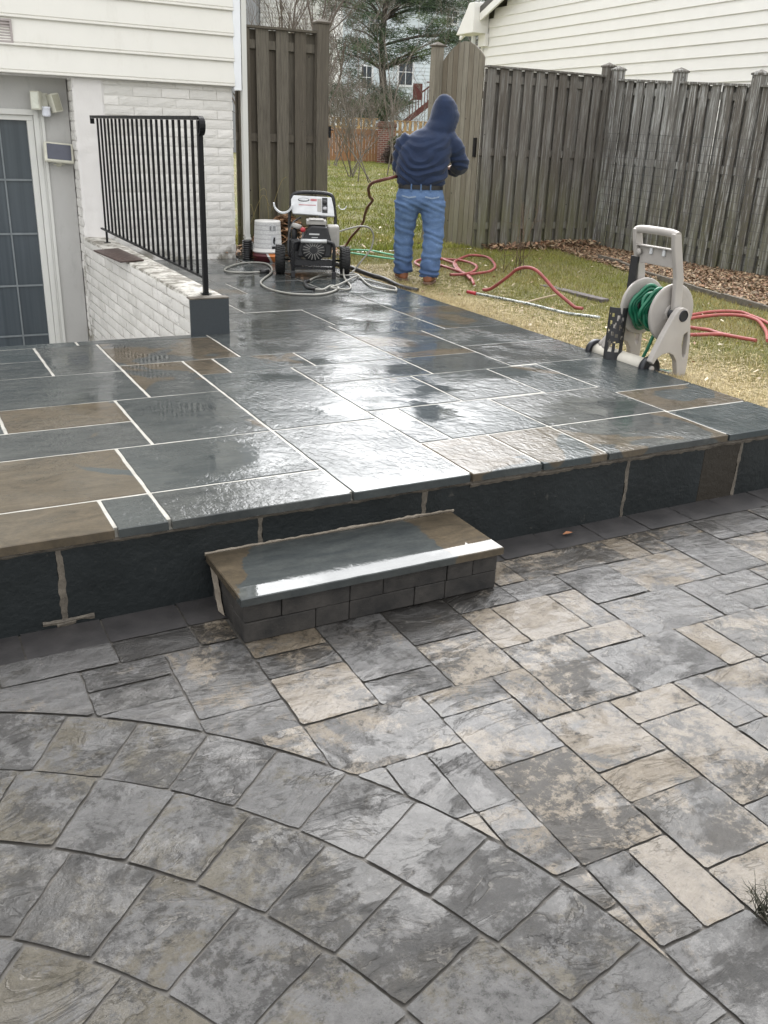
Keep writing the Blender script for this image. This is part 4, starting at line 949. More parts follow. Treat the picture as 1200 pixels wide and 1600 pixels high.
def limb(mb, pts, seg=16):
    """pts: (centre, rx, ry); rings perpendicular to the path"""
    P = [Vector(p[0]) for p in pts]; rings = []
    for k in range(len(P)):
        d = (P[min(k + 1, len(P) - 1)] - P[max(k - 1, 0)]).normalized()
        u = Y_ if abs(d.y) < .9 else Z_
        R_ = d.cross(u).normalized(); F_ = R_.cross(d).normalized(); rings.append((P[k], R_, F_, pts[k][1], pts[k][2]))
    loft(mb, rings, seg)
man = empty('person', (5.05, 8.72, -.055), math.radians(-28.5), label='man seen from behind in navy hoodie, belt, blue jeans and brown boots, holding a hose', cat='person')
def fold(freq, amp, dirv=(0, 0, 1), sharp=1.0, zr=None):
    def f(p):
        q = Vector((p.x * 3.0, p.y * 3.0, p.z * 1.0)); n1 = mnoise.noise(Vector((q.x * .8, q.y * .8, p.z * freq)) + Vector((0, 0, 1.7 * mnoise.noise(q * 1.4))))
        v = 1 - abs(n1) * 2.2; return (v * abs(v)) * amp
    return f
def jeans_fold(p):
    low = max(0.0, min(1.0, (.52 - p.z) / .35)); knee = math.exp(-((p.z - .52) / .14) ** 2); seat = math.exp(-((p.z - .76) / .07) ** 2)
    s_ = math.copysign(1, p.x - .0)
    ph = p.z * 70 + 12 * abs(p.x) * s_ + 5.5 * mnoise.noise(Vector((p.x * 6, p.y * 6, p.z * 9)))
    return math.sin(ph) * (.0065 * low + .0045 * knee) + .004 * mnoise.noise(Vector((p.x * 14, p.y * 14, p.z * 22))) + seat * .004 * math.sin(p.z * 110 + p.x * 50)
def hood_fold(p):
    waist = math.exp(-((p.z - 1.06) / .12) ** 2); up = math.exp(-((p.z - 1.28) / .16) ** 2)
    ph = p.z * 62 + 7 * math.cos(p.x * 9) + 5 * mnoise.noise(Vector((p.x * 5, p.y * 5, p.z * 7)))
    arm = 1 if p.x > .27 or p.x < -.19 else 0
    v = math.sin(ph); v = v * abs(v)
    return v * (.012 * waist * (1 - arm) + .005 * up + .003 * arm) + .006 * mnoise.noise(Vector((p.x * 9, p.y * 9, p.z * 13)))
# body (one continuous mesh, mostly hidden by the clothes)
M_SKIN = simple('skin', (.42, .24, .16), .5, var=.08)
mb = MB()
loft(mb, [((.0, .02, .90), X_, Y_, .13, .09), ((.0, .03, 1.0), X_, Y_, .14, .10), ((.03, .05, 1.2), X_, Y_, .14, .10), ((.08, .08, 1.38), X_, Y_, .14, .09), ((.13, .12, 1.47), X_, Y_, .06, .06), ((.16, .16, 1.54), X_, Y_, .055, .06), ((.17, .19, 1.58), X_, Y_, .07, .085), ((.175, .19, 1.64), X_, Y_, .076, .095), ((.175, .185, 1.70), X_, Y_, .066, .085), ((.175, .18, 1.735), X_, Y_, .03, .04)])
limb(mb, [((.175, .285, 1.645), .008, .01), ((.176, .305, 1.625), .014, .012), ((.176, .285, 1.61), .014, .01)], 8)   # nose
limb(mb, [((.14, .262, 1.585), .010, .010), ((.175, .277, 1.582), .012, .011), ((.21, .262, 1.585), .010, .010)], 8)   # mouth
for sx_ in (-1, 1):
    limb(mb, [((.175 + sx_ * .072, .18, 1.61), .008, .016), ((.175 + sx_ * .082, .178, 1.635), .008, .020), ((.175 + sx_ * .078, .18, 1.66), .008, .014)], 8)
    limb(mb, [((.175 + sx_ * .045, .262, 1.655), .013, .009), ((.175 + sx_ * .020, .268, 1.655), .013, .009)], 8)
for (sh, el, wr, hd_, sd2) in (((-.14, .06, 1.39), (-.19, .10, 1.13), (-.06, .32, 1.06), (.0, .38, 1.05), -1), ((.27, .06, 1.40), (.345, .12, 1.17), (.24, .34, 1.10), (.17, .40, 1.09), 1)):
    limb(mb, [(sh, .05, .05), (el, .042, .042), (wr, .030, .026)], 12)
    w_ = Vector(wr); h_ = Vector(hd_); dr = (h_ - w_).normalized(); side = dr.cross(Z_).normalized()
    limb(mb, [(w_, .030, .024), (w_ + dr * .05, .040, .022), (w_ + dr * .09, .042, .020)], 12)
    for q, (off, ln_) in enumerate(((-.030, .062), (-.010, .070), (.010, .066), (.028, .052))):     # fingers curled round the hose
        b0 = w_ + dr * .085 + Z_ * (-off)
        limb(mb, [(b0, .0095, .0095), (b0 + dr * ln_ * .45 + side * (-sd2 * .006), .009, .009), (b0 + dr * ln_ * .55 + side * (sd2 * .028), .0085, .0085), (b0 + dr * ln_ * .2 + side * (sd2 * .045), .008, .008)], 8)
    limb(mb, [(w_ + dr * .03 + Z_ * .022, .012, .012), (w_ + dr * .065 + Z_ * .045 + side * (sd2 * .012), .011, .011), (w_ + dr * .085 + Z_ * .040 + side * (sd2 * .035), .009, .009)], 8)
body = fuse(mb, 'body', M_SKIN, .0065, 2, None, man)
# hoodie
def mat_cloth(name, c0, c1, rough=.9, b=.5):
    t = NT(name); o = t.obj(); f = t.noise(o, 9, 6, .7); g = t.noise(o, 300, 3, .6)
    return t.out(Base_Color=t.mix(t.mr(f, .3, .7), c0, c1), Roughness=rough, Normal=t.bump(t.math('ADD', t.noise(o, 40, 5, .65), t.math('MULTIPLY', g, .3)), b, .004), Sheen_Weight=.15)
M_HOOD = mat_cloth('navy_fleece', (.0055, .014, .042), (.010, .024, .066))
mb = MB()
loft(mb, [((.0, .02, .955), X_, Y_, .196, .132), ((.0, .02, .98), X_, Y_, .212, .150), ((.0, .02, 1.02), X_, Y_, .222, .160), ((.003, .02, 1.12), X_, Y_, .228, .162), ((.015, .025, 1.22), X_, Y_, .232, .160), ((.035, .03, 1.32), X_, Y_, .226, .150), ((.062, .045, 1.41), X_, Y_, .205, .130), ((.09, .065, 1.47), X_, Y_, .165, .105), ((.12, .085, 1.51), X_, Y_, .11, .085), ((.14, .10, 1.54), X_, Y_, .08, .07)], 28, 2.3)
limb(mb, [((-.10, .05, 1.405), .085, .085), ((-.165, .06, 1.33), .085, .082), ((-.188, .09, 1.20), .076, .074), ((-.190, .12, 1.12), .072, .072), ((-.15, .20, 1.07), .062, .062), ((-.07, .31, 1.06), .045, .042)])
limb(mb, [((.20, .05, 1.42), .085, .085), ((.265, .06, 1.36), .088, .085), ((.315, .09, 1.25), .085, .082), ((.345, .12, 1.165), .083, .080), ((.335, .19, 1.125), .075, .070), ((.31, .28, 1.10), .058, .055), ((.25, .33, 1.10), .045, .042)])
# hood
loft(mb, [((.125, .07, 1.46), X_, Y_, .155, .11), ((.145, .09, 1.51), X_, Y_, .140, .13), ((.175, .125, 1.57), X_, Y_, .134, .155), ((.182, .13, 1.64), X_, Y_, .126, .155), ((.182, .12, 1.70), X_, Y_, .108, .140), ((.178, .105, 1.755), X_, Y_, .086, .115), ((.170, .088, 1.793), X_, Y_, .054, .07), ((.165, .075, 1.812), X_, Y_, .020, .028)], 24)
limb(mb, [((.205, .16, 1.70), .05, .09), ((.245, .17, 1.62), .04, .09), ((.285, .18, 1.535), .018, .05)], 12)
hoodie = fuse(mb, 'hoodie', M_HOOD, .0085, 5, hood_fold, man)
def mat_denim():
    t = NT('faded_denim'); o = t.obj(); f = t.noise(t.scale(o, (1, 1, 1.6)), 13, 5, .65, .6); z = t.n('ShaderNodeSeparateXYZ', {0: o}).outputs['Z']; g = t.noise(o, 260, 3, .7); k = t.noise(t.scale(o, (1, 1, 3)), 30, 4, .6, .8)
    c = t.mix(t.mr(f, .28, .72), (.060, .112, .225), (.105, .178, .315)); c = t.mix(t.math('MULTIPLY', t.mr(k, .55, .70, 0, 1, True), .3), c, (.24, .33, .48))
    c = t.mix(t.mr(z, .30, .10, 0, .75), c, (.030, .060, .145)); c = t.mix(t.mr(g, .4, .7, 0, .3), c, (.04, .08, .18))
    return t.out(Base_Color=c, Roughness=.85, Normal=t.bump(t.math('ADD', k, t.math('MULTIPLY', g, .3)), .5, .005))
mb = MB()
limb(mb, [((-.108, .0, .80), .125, .130), ((-.112, .015, .70), .108, .112), ((-.122, .035, .60), .098, .100), ((-.128, .055, .50), .091, .093), ((-.130, .065, .40), .089, .091), ((-.128, .075, .28), .087, .090), ((-.126, .085, .16), .085, .090), ((-.122, .09, .075), .086, .092)])
limb(mb, [((.108, .0, .80), .125, .130), ((.118, -.005, .70), .110, .112), ((.132, -.012, .60), .100, .102), ((.138, -.025, .50), .094, .096), ((.134, -.045, .40), .092, .094), ((.126, -.065, .28), .090, .092), ((.116, -.08, .16), .089, .093), ((.112, -.085, .065), .091, .095)])
loft(mb, [((.0, .02, .97), X_, Y_, .182, .120), ((.0, .02, .92), X_, Y_, .198, .130), ((.0, .01, .85), X_, Y_, .218, .145), ((.0, .005, .79), X_, Y_, .214, .140), ((.0, .015, .735), X_, Y_, .17, .11), ((.0, .02, .70), X_, Y_, .08, .05)], 24, 2.3)
jeans = fuse(mb, 'jeans', mat_denim(), .0085, 4, jeans_fold, man)
mb = MB(); prof = []
for q in range(40):
    a = 2 * PI * q / 40; ca, sa = math.cos(a), math.sin(a); e = 2 / 2.3; prof.append((math.copysign(abs(ca) ** e, ca) * .200, .02 + math.copysign(abs(sa) ** e, sa) * .137))
mb.prism(prof, .925, .966); belt = mb.build('belt', simple('black_leather', (.010, .010, .011), .4)); belt.parent = man
for (x, y) in ((-.085, -.115), (.085, -.115), (0, -.12), (-.165, -.055), (.165, -.055)): mb = MB(); mb.box((x - .006, y - .006, .908), (x + .006, y + .004, .976)); bl = mb.build('belt_loop', jeans.data.materials[0]); bl.parent = man
M_THREAD = simple('pale_thread', (.40, .46, .52), .8)
for sx_ in (-1, 1):
    mb = MB(); pts = [(sx_ * .165, -.118, .865), (sx_ * .10, -.143, .850), (sx_ * .04, -.137, .862)]
    for dz in (0, -.008): mb.tube([(p[0], p[1] - .002, p[2] + dz) for p in pts], .0016, 5)
    ps = mb.build('pocket_stitching', M_THREAD); ps.parent = man
M_BOOT = simple('brown_boot_leather', (.20, .075, .035), .6, var=.3, nscale=25, bump=.3); M_SOLE = simple('boot_sole', (.14, .09, .06), .8, var=.3)
for sx_, (fx, fy) in ((-1, (-.125, .09)), (1, (.112, -.085))):
    yaw_ = sx_ * -.18; Mx = Matrix.Translation((fx, fy, 0)) @ Matrix.Rotation(yaw_, 4, 'Z')
    mb = MB(); A = Mx.to_3x3() @ X_; B = Mx.to_3x3() @ Y_
    R_ = lambda y, z, rx, rz: (Mx @ Vector((0, y, z)), A, Z_, rx, rz)
    loft(mb, [R_(-.085, .055, .020, .030), R_(-.070, .060, .040, .045), R_(-.02, .065, .048, .050), R_(.05, .055, .050, .042), R_(.12, .046, .052, .033), R_(.175, .040, .045, .026), R_(.20, .038, .022, .016)], 20, 2.6)
    loft(mb, [(Mx @ Vector((0, -.015, .05)), A, B, .046, .060), (Mx @ Vector((0, -.018, .12)), A, B, .048, .058), (Mx @ Vector((0, -.018, .19)), A, B, .052, .060)], 20)
    bt = fuse(mb, 'boot', M_BOOT, .006, 2, None, man)
    mb = MB(); mb.prism([(Mx @ Vector((x, y, 0))).to_2d()[:] for x, y in ((-.040, -.092), (.040, -.092), (.048, 0), (.056, .11), (.045, .18), (.015, .21), (-.02, .21), (-.045, .18), (-.054, .11), (-.046, 0))], 0.0, .022); s_ = mb.build('sole', M_SOLE, bevel=.004); s_.parent = bt

man.scale = (1.18, 1.10, 1.03)
# ================================================================== pressure washer
M_BLK = simple('black_plastic_matt', (.016, .016, .018), .45, var=.3, nscale=20); M_TUBE = simple('black_steel_tube', (.012, .012, .014), .3); M_TYRE = simple('tyre_rubber', (.014, .014, .014), .7, bump=.4, bscale=90)
M_LGREY = simple('light_grey_panel', (.55, .56, .57), .45); M_GREYP = simple('grey_plastic', (.30, .29, .27), .5); M_SILV = simple('silver_label', (.55, .56, .56), .35, .3); M_RED = simple('red_plastic', (.35, .02, .03), .4); M_CHROME = simple('dull_steel', (.32, .32, .33), .35, .8)
pw_ = empty('pressure_washer', (3.97, 9.05, 0), math.radians(-22), label='petrol pressure washer with black tube frame, two knobbly tyres and white control panel', cat='pressure washer')
def pw(mb, name, mat, bevel=0.0, parent=pw_, **k):
    o = mb.build(name, mat, bevel=bevel, **k); o.parent = parent; return o
for sx_ in (-1, 1):
    mb = MB(); Mx = Matrix.Translation((sx_ * .325, .10, .152)) @ Matrix.Rotation(PI / 2, 4, 'Y')
    mb.lathe([(.085, -.045), (.125, -.050), (.144, -.043), (.152, -.025), (.152, .025), (.144, .043), (.125, .050), (.085, .045)], Mx, 36)
    for q in range(30):
        a = 2 * PI * q / 30
        for k in (-1, 1):
            M2 = Mx @ Matrix.Rotation(a + (.1 if k > 0 else 0), 4, 'Z') @ Matrix.Translation((.152, 0, k * .023)) @ Matrix.Rotation(.35 * k, 4, 'X'); mb.box((-.006, -.009, -.019), (.006, .009, .019), M=M2)
    wh = pw(mb, 'wheel', M_TYRE); mb = MB(); mb.lathe([(.0, -.03), (.086, -.034), (.086, .034), (.03, .04), (.03, .05), (0, .05)], Mx, 24); pw(mb, 'rim', M_BLK, parent=wh)
mb = MB(); mb.tube([(-.30, .10, .152), (.30, .10, .152)], .011, 10)
mb.tube(spline([(-.20, -.20, .06), (-.20, -.22, .20), (-.195, -.23, .34), (-.16, -.235, .385), (0, -.235, .395), (.16, -.235, .385), (.195, -.23, .34), (.20, -.22, .20), (.20, -.20, .06)], 5), .017, 10)
for sx_ in (-1, 1):
    mb.tube(spline([(sx_ * .20, -.20, .07), (sx_ * .205, .0, .11), (sx_ * .21, .16, .13), (sx_ * .225, .24, .30), (sx_ * .23, .27, .60), (sx_ * .20, .29, .80)], 5), .016, 10)
mb.box((-.20, -.17, .085), (.20, .20, .115)); mb.box((-.20, -.21, .13), (.20, -.19, .19)); pw(mb, 'frame', M_TUBE)
mb = MB(); mb.tube(spline([(-.215, .285, .72), (-.20, .29, .815), (-.15, .292, .85), (0, .292, .86), (.15, .292, .85), (.20, .29, .815), (.215, .285, .72)], 5), .020, 10); pw(mb, 'handle', M_TUBE)
for sx_ in (-1, 1): mb = MB(); mb.box((sx_ * .20 - .02, -.235, 0), (sx_ * .20 + .02, -.185, .075)); pw(mb, 'foot', M_BLK, .006)
mb = MB(); mb.tube([(-.125, -.236, .395), (.125, -.236, .395)], .0215, 14); pw(mb, 'bar_sleeve', M_SILV)
# control panel
Mp = Matrix.Translation((0, .20, .735)) @ Matrix.Rotation(math.radians(-24), 4, 'X')
mb = MB(); mb.prism([(-.20, -.11), (.215, -.13), (.205, -.02), (.185, .085), (-.19, .095), (-.215, .05), (-.215, -.06)], -.02, .02, Mp @ Matrix.Rotation(PI / 2, 4, 'X')); panel = pw(mb, 'control_panel', M_LGREY, .008)
Mq = Mp
mb = MB(); mb.box((.045, -.026, -.08), (.085, -.0205, .06), M=Mq); pw(mb, 'gauge_strip', M_GREYP, .003, panel)
for k in range(2): mb = MB(); mb.lathe([(.0, .0), (.022, 0), (.024, .012), (.016, .020), (0, .02)], Mq @ Matrix.Translation((.118, -.021, -.05 + .07 * k)) @ Matrix.Rotation(PI / 2, 4, 'X'), 16); pw(mb, 'knob', M_BLK if k else M_CHROME, 0, panel)
mb = MB(); mb.box((.092, -.0245, -.095), (.145, -.0212, .075), M=Mq); pw(mb, 'nozzle_board', M_BLK, .004, panel)
mb = MB(); mb.lathe([(.0, 0), (.030, 0), (.030, .002), (0, .002)], Mq @ Matrix.Translation((-.09, -.0205, .045)) @ Matrix.Rotation(PI / 2, 4, 'X') @ Matrix.Scale(1.9, 4, (1, 0, 0)) @ Matrix.Scale(.65, 4, (0, 1, 0)), 20); pw(mb, 'badge', M_BLK, 0, panel)
mb = MB(); mb.lathe([(.0, 0), (.030, 0), (.030, .002), (0, .002)], Mq @ Matrix.Translation((-.09, -.0228, .045)) @ Matrix.Rotation(PI / 2, 4, 'X') @ Matrix.Scale(1.65, 4, (1, 0, 0)) @ Matrix.Scale(.5, 4, (0, 1, 0)), 20); pw(mb, 'badge_face', M_LGREY, 0, panel)
mb = MB()
for k in range(5): mb.box((-.022 + k * .0125, -.0225, .033), (-.013 + k * .0125, -.0205, .058), M=Mq)
mb.box((-.14, -.0225, -.015), (.03, -.0205, -.009), M=Mq); pw(mb, 'red_lettering', M_RED, 0, panel)
# hose hooks
for sx_ in (-1, 1):
    mb = MB(); n = 12; pr_ = []
    for k in range(n + 1):
        a = PI + PI * k / n * (.96); pr_.append((math.cos(a) * .075, math.sin(a) * .085))
    for k in range(n, -1, -1):
        a = PI + PI * k / n * (.96); pr_.append((math.cos(a) * .064, math.sin(a) * .073))
    mb.prism(pr_, -.045, .045, Matrix.Translation((sx_ * .295, .18, .745 if sx_ < 0 else .74)) @ Matrix.Scale(1.3 if sx_ < 0 else 1, 4) @ Matrix.Rotation(PI / 2, 4, 'X') @ (Matrix.Identity(4) if sx_ < 0 else Matrix.Scale(.55, 4)))
    pw(mb, 'hose_hook', M_LGREY, .002)
# engine
mb = MB(); My = Matrix.Rotation(PI / 2, 4, 'X')
mb.prism([(-.17, .22), (.16, .22), (.175, .36), (.12, .54), (-.04, .55), (-.13, .40)], -.02, .20, Matrix.Translation((.01, 0, 0)) @ My); eng = pw(mb, 'engine_shroud', M_BLK, .018, bseg=3)
mb = MB(); mb.lathe([(0, -.012), (.06, -.010), (.115, 0), (.125, .03), (.125, .06)], Matrix.Translation((.0, -.215, .30)) @ Matrix.Rotation(-PI / 2, 4, 'X'), 28); rec = pw(mb, 'recoil_cover', M_BLK)
mb = MB()
for q in range(18):
    a = 2 * PI * q / 18; mb.bar((math.cos(a) * .04, -.228, .30 + math.sin(a) * .04), (math.cos(a) * .105, -.219, .30 + math.sin(a) * .105), .006, .004)
pw(mb, 'vent_ribs', M_GREYP, 0, rec)
mb = MB(); mb.box((-.045, -.206, .455), (.055, -.2015, .47)); mb.box((-.02, -.206, .425), (.04, -.2015, .432)); mb.box((-.005, -.206, .405), (.03, -.2015, .415)); pw(mb, 'engine_label', M_SILV, 0, eng)
mb = MB(); mb.box((.135, -.12, .32), (.255, .10, .545)); pw(mb, 'air_filter', M_GREYP, .022, bseg=3)
mb = MB(); mb.box((-.07, -.16, .555), (.125, .06, .60)); mb.box((-.045, -.17, .60), (.10, .02, .612)); pw(mb, 'fuel_tank', M_GREYP, .012)
mb = MB(); mb.lathe([(0, 0), (.035, 0), (.038, .03), (0, .034)], Matrix.Translation((.09, .07, .60)), 18); pw(mb, 'fuel_cap', M_BLK)
mb = MB(); mb.lathe([(0, -.03), (.022, -.028), (.026, 0), (.022, .02), (0, .022)], Matrix.Translation((-.105, -.20, .505)) @ Matrix.Rotation(PI / 2, 4, 'X'), 16); pw(mb, 'pull_grip', M_RED)
mb = MB(); mb.bar((-.105, -.19, .48), (-.115, -.15, .32), .012, .02); pw(mb, 'lever', M_CHROME)
mb = MB(); mb.lathe([(0, 0), (.05, .0), (.055, .02), (.055, .12), (.04, .14), (0, .142)], Matrix.Translation((-.185, -.08, .26)), 18); mb.lathe([(0, 0), (.028, 0), (.028, .10), (0, .102)], Matrix.Translation((-.185, -.08, .40)), 14); mb.box((-.225, -.15, .13), (-.12, .05, .27)); pw(mb, 'pump', M_BLK, .004)
mb = MB(); mb.lathe([(0, 0), (.045, 0), (.050, .015), (.045, .045), (0, .05)], Matrix.Translation((-.17, -.10, .51)) @ Matrix.Rotation(.3, 4, 'Y'), 18); pw(mb, 'pump_cap', M_GREYP)
mb = MB(); mb.tube(spline([(-.20, -.10, .20), (-.24, -.16, .24), (-.24, -.10, .42), (-.20, .05, .55), (-.12, .16, .60)], 5), .010, 8); pw(mb, 'supply_tube', M_BLK)

pw_.scale = (1.06, 1.0, .95)
# ================================================================== upturned bucket
bk = empty('bucket', (3.93, 10.27, 0), 0, label='upturned white plastic bucket with grey printed label and orange band beside the downspout', cat='bucket')
def mat_bucket():
    t = NT('bucket_print'); o = t.obj(); s_ = t.n('ShaderNodeSeparateXYZ', {0: o}).outputs
    z = s_['Z']; ang = t.math('ARCTAN2', s_['Y'], s_['X'])
    inl = t.math('MULTIPLY', t.mr(z, .122, .124), t.mr(z, .368, .366))
    band = t.mr(t.math('FRACT', t.math('MULTIPLY', z, 24.0)), .25, .3); tx = t.mr(t.noise(t.scale(o, (1, 1, 3.5)), 60, 2, .5), .48, .52)
    left = t.mr(ang, -1.17, -1.19)     # text block left of the small pictures
    grey = t.mix(t.math('MULTIPLY', band, .55), (.34, .34, .335), (.55, .55, .54)); grey = t.mix(t.math('MULTIPLY', tx, .35), grey, (.18, .18, .18))
    c = t.mix(inl, (.62, .61, .585), grey)
    org = t.math('MULTIPLY', t.mr(z, .082, .080), t.mr(t.math('ADD', ang, t.math('MULTIPLY', z, 4.0)), -1.35, -1.33)); c = t.mix(org, c, (.66, .22, .06))
    mar = t.math('MULTIPLY', t.mr(z, .082, .080), t.mr(t.math('ADD', ang, t.math('MULTIPLY', z, 4.0)), -1.49, -1.51)); c = t.mix(mar, c, (.10, .02, .025))
    return t.out(Base_Color=c, Roughness=.45)
mb = MB(); mb.lathe([(.148, .0), (.150, .045), (.156, .048), (.156, .056), (.149, .058), (.147, .085), (.156, .088), (.156, .098), (.147, .10), (.132, .372), (.128, .380), (.06, .381), (0, .379)], None, 40)
bw_ = mb.build('shell', mat_bucket()); bw_.parent = bk
mb = MB(); a0 = -1.05
def onb(mb, a0, a1, z0, z1):
    n = 4
    for k in range(n):
        b0 = a0 + (a1 - a0) * k / n; b1 = a0 + (a1 - a0) * (k + 1) / n; r = lambda z: .147 - (z - .10) * .0552 + .0018
        mb.poly([(math.cos(b0) * r(z0), math.sin(b0) * r(z0), z0), (math.cos(b1) * r(z0), math.sin(b1) * r(z0), z0), (math.cos(b1) * r(z1), math.sin(b1) * r(z1), z1), (math.cos(b0) * r(z1), math.sin(b0) * r(z1), z1)])
onb(mb, -1.42, -1.05, .15, .25); onb(mb, -1.55, -1.40, .29, .345); onb(mb, -1.32, -1.02, .29, .345); w1_ = mb.build('label_boxes', M_LGREY); w1_.parent = bk
mb = MB()
def onb2(a0, a1, z0, z1):
    n = 3
    for k in range(n):
        b0 = a0 + (a1 - a0) * k / n; b1 = a0 + (a1 - a0) * (k + 1) / n; r = lambda z: .147 - (z - .10) * .0552 + .0030
        mb.poly([(math.cos(b0) * r(z0), math.sin(b0) * r(z0), z0), (math.cos(b1) * r(z0), math.sin(b1) * r(z0), z0), (math.cos(b1) * r(z1), math.sin(b1) * r(z1), z1), (math.cos(b0) * r(z1), math.sin(b0) * r(z1), z1)])
def mark(nm):
    global mb
    w2_ = mb.build(nm, M_BLK); w2_.parent = bk; mb = MB()
onb2(-1.40, -1.07, .125, .148); mark('caption_strip')
onb2(-1.30, -1.17, .175, .215); onb2(-1.26, -1.12, .195, .232); onb2(-1.22, -1.15, .165, .18); mark('pictogram')
for k in range(7): onb2(-1.53 + k * .018, -1.522 + k * .018, .295, .34)
mark('barcode')
for k in range(4): onb2(-1.28, -1.06, .298 + k * .012, .303 + k * .012)
mark('small_print')
bk.rotation_euler = (0, 0, math.radians(-14)); bk.scale = (1.12, 1.12, 1.18)

# ================================================================== hose reel cart
M_TAUPE = simple('taupe_plastic', (.36, .335, .31), .45, var=.08, nscale=5, bump=.05, bscale=200); M_CREAMP = simple('cream_tube', (.56, .53, .46), .4, var=.06); M_BLUEBLK = simple('wheel_black', (.012, .013, .018), .35); M_GREENH = simple('green_hose_rubber', (.010, .13, .070), .35, var=.25, nscale=8, bump=.1)
reel = empty('hose_reel', (4.62, 4.75, -.08), label='taupe plastic hose reel cart wound with green hose, standing on grass beside the terrace', cat='hose reel')
RC = []
ZL = -.085
YN, YF = 4.44, 4.90          # near and far side frames
def sideplate(y0, y1, nm):
    """triangular side frame in the x-z plane: wheel corner, hub, rear foot, with two openings"""
    mb = MB(); Mx = Matrix(((1, 0, 0, 0), (0, 0, 1, 0), (0, 1, 0, 0), (0, 0, 0, 1)))
    outer = [(4.40, .07), (4.42, .12), (4.475, .235), (4.555, .375), (4.585, .410), (4.625, .420), (4.665, .405), (4.69, .37), (4.715, .29), (4.735, .18), (4.742, .05), (4.738, ZL), (4.66, ZL), (4.655, -.02), (4.635, .055), (4.60, .10), (4.555, .12), (4.50, .115), (4.455, .09), (4.43, .05)]
    hole = [(4.665, .235), (4.695, .255), (4.705, .22), (4.708, .10), (4.695, .075), (4.678, .10), (4.662, .17)]
    # bridge the hole into the outline
    bmx = bmesh.new()
    def lp(pts, y): return [bmx.verts.new((x, y, z)) for x, z in pts]
    for y, fl in ((y0, False), (y1, True)):
        o1 = lp(outer, y); h1 = lp(hole, y); e = []
        for L_ in (o1, h1):
            for k in range(len(L_)): e.append(bmx.edges.new((L_[k], L_[(k + 1) % len(L_)])))
        bmesh.ops.triangle_fill(bmx, use_beauty=True, use_dissolve=False, edges=e)
        if y == y0: A_, H_ = o1, h1
        else: B_, K_ = o1, h1
    for P_, Q_ in ((A_, B_), (H_, K_)):
        for k in range(len(P_)): bmx.faces.new((P_[k], P_[(k + 1) % len(P_)], Q_[(k + 1) % len(P_)], Q_[k]))
    bmesh.ops.recalc_face_normals(bmx, faces=bmx.faces)
    me = bpy.data.meshes.new(nm); bmx.to_mesh(me); bmx.free(); me.materials.append(M_TAUPE); o = bpy.data.objects.new(nm, me); col.objects.link(o)
    b = o.modifiers.new('bevel', 'BEVEL'); b.width = .006; b.segments = 2; b.limit_method = 'ANGLE'; b.angle_limit = math.radians(50); RC.append(o); return o
sp = sideplate(YN - .022, YN + .022, 'side_frame'); sideplate(YF - .022, YF + .022, 'side_frame')
mb = MB(); mb.lathe([(.0, -.012), (.034, -.012), (.040, 0), (.034, .006), (.034, -.0)], Matrix.Translation((4.632, YN - .024, .365)) @ Matrix.Rotation(PI / 2, 4, 'X'), 20); hub = mb.build('hub_cap', M_BLUEBLK); RC.append(hub)
# handle: two inclined legs and a crossbar
mb = MB(); 
def lev(y): 
    mb.prism([(4.600, .36), (4.668, .36), (4.645, .60), (4.560, .885), (4.500, .885), (4.515, .80), (4.575, .60)], y - .018, y + .018, Matrix(((1, 0, 0, 0), (0, 0, 1, 0), (0, 1, 0, 0), (0, 0, 0, 1))))
lev(YN - .005 + .06); h1 = mb.build('handle_leg', M_TAUPE, bevel=.008); RC.append(h1)
mb = MB(); lev(YF - .04); h2 = mb.build('handle_leg', M_TAUPE, bevel=.008); RC.append(h2)
mb = MB(); mb.tube(spline([(4.535, YN + .04, .872), (4.535, YN + .12, .885), (4.535, YF - .10, .885), (4.535, YF - .03, .872)], 6), .026, 14); RC.append(mb.build('grip', M_TAUPE))
mb = MB(); mb.box((4.560, YN + .07, .665), (4.572, YF - .05, .775)); mb.box((4.530, YN + .07, .7755), (4.574, YF - .05, .785)); tr_ = mb.build('tool_tray', M_TAUPE, bevel=.003); RC.append(tr_)
for y in (YN + .16, YF - .18): mb = MB(); mb.box((4.545, y - .012, .73), (4.5585, y + .012, .775)); hk = mb.build('hook', M_LGREY, bevel=.004); RC.append(hk)
mb = MB(); mb.lathe([(0, 0), (.022, 0), (.022, .012), (0, .012)], Matrix.Translation((4.545, YF - .075, .735)) @ Matrix.Rotation(-PI / 2, 4, 'Y'), 16); RC.append(mb.build('knob', M_TAUPE))
# drum flanges with spokes
def flange(y, nm, rr=.195):
    C_ = Vector((4.632, y, .365)); bmx = MB(); Mx = Matrix.Translation(C_) @ Matrix.Rotation(PI / 2, 4, 'X')
    bmx.lathe([(rr - .040, -.004), (rr - .006, -.012), (rr, -.008), (rr, .008), (rr - .006, .012), (rr - .040, .004)], Mx, 48)
    bmx.lathe([(.0, -.012), (.050, -.012), (.062, -.006), (.062, .006), (.050, .012), (0, .012)], Mx, 24)
    n = 5
    for q in range(n):
        a = 2 * PI * q / n + .3; M2 = Mx @ Matrix.Rotation(a, 4, 'Z'); bmx.prism([(.055, -.030), (rr - .037, -.052), (rr - .037, .052), (.055, .030)], -.005, .005, M2)
    return bmx.build(nm, M_TAUPE, angle=60)
RC.append(flange(YN + .095, 'flange')); RC.append(flange(YF - .085, 'flange'))
mb = MB(); mb.tube([(4.632, YN, .365), (4.632, YF, .365)], .045, 20); RC.append(mb.build('drum', M_BLK))
mb = MB(); pts = []
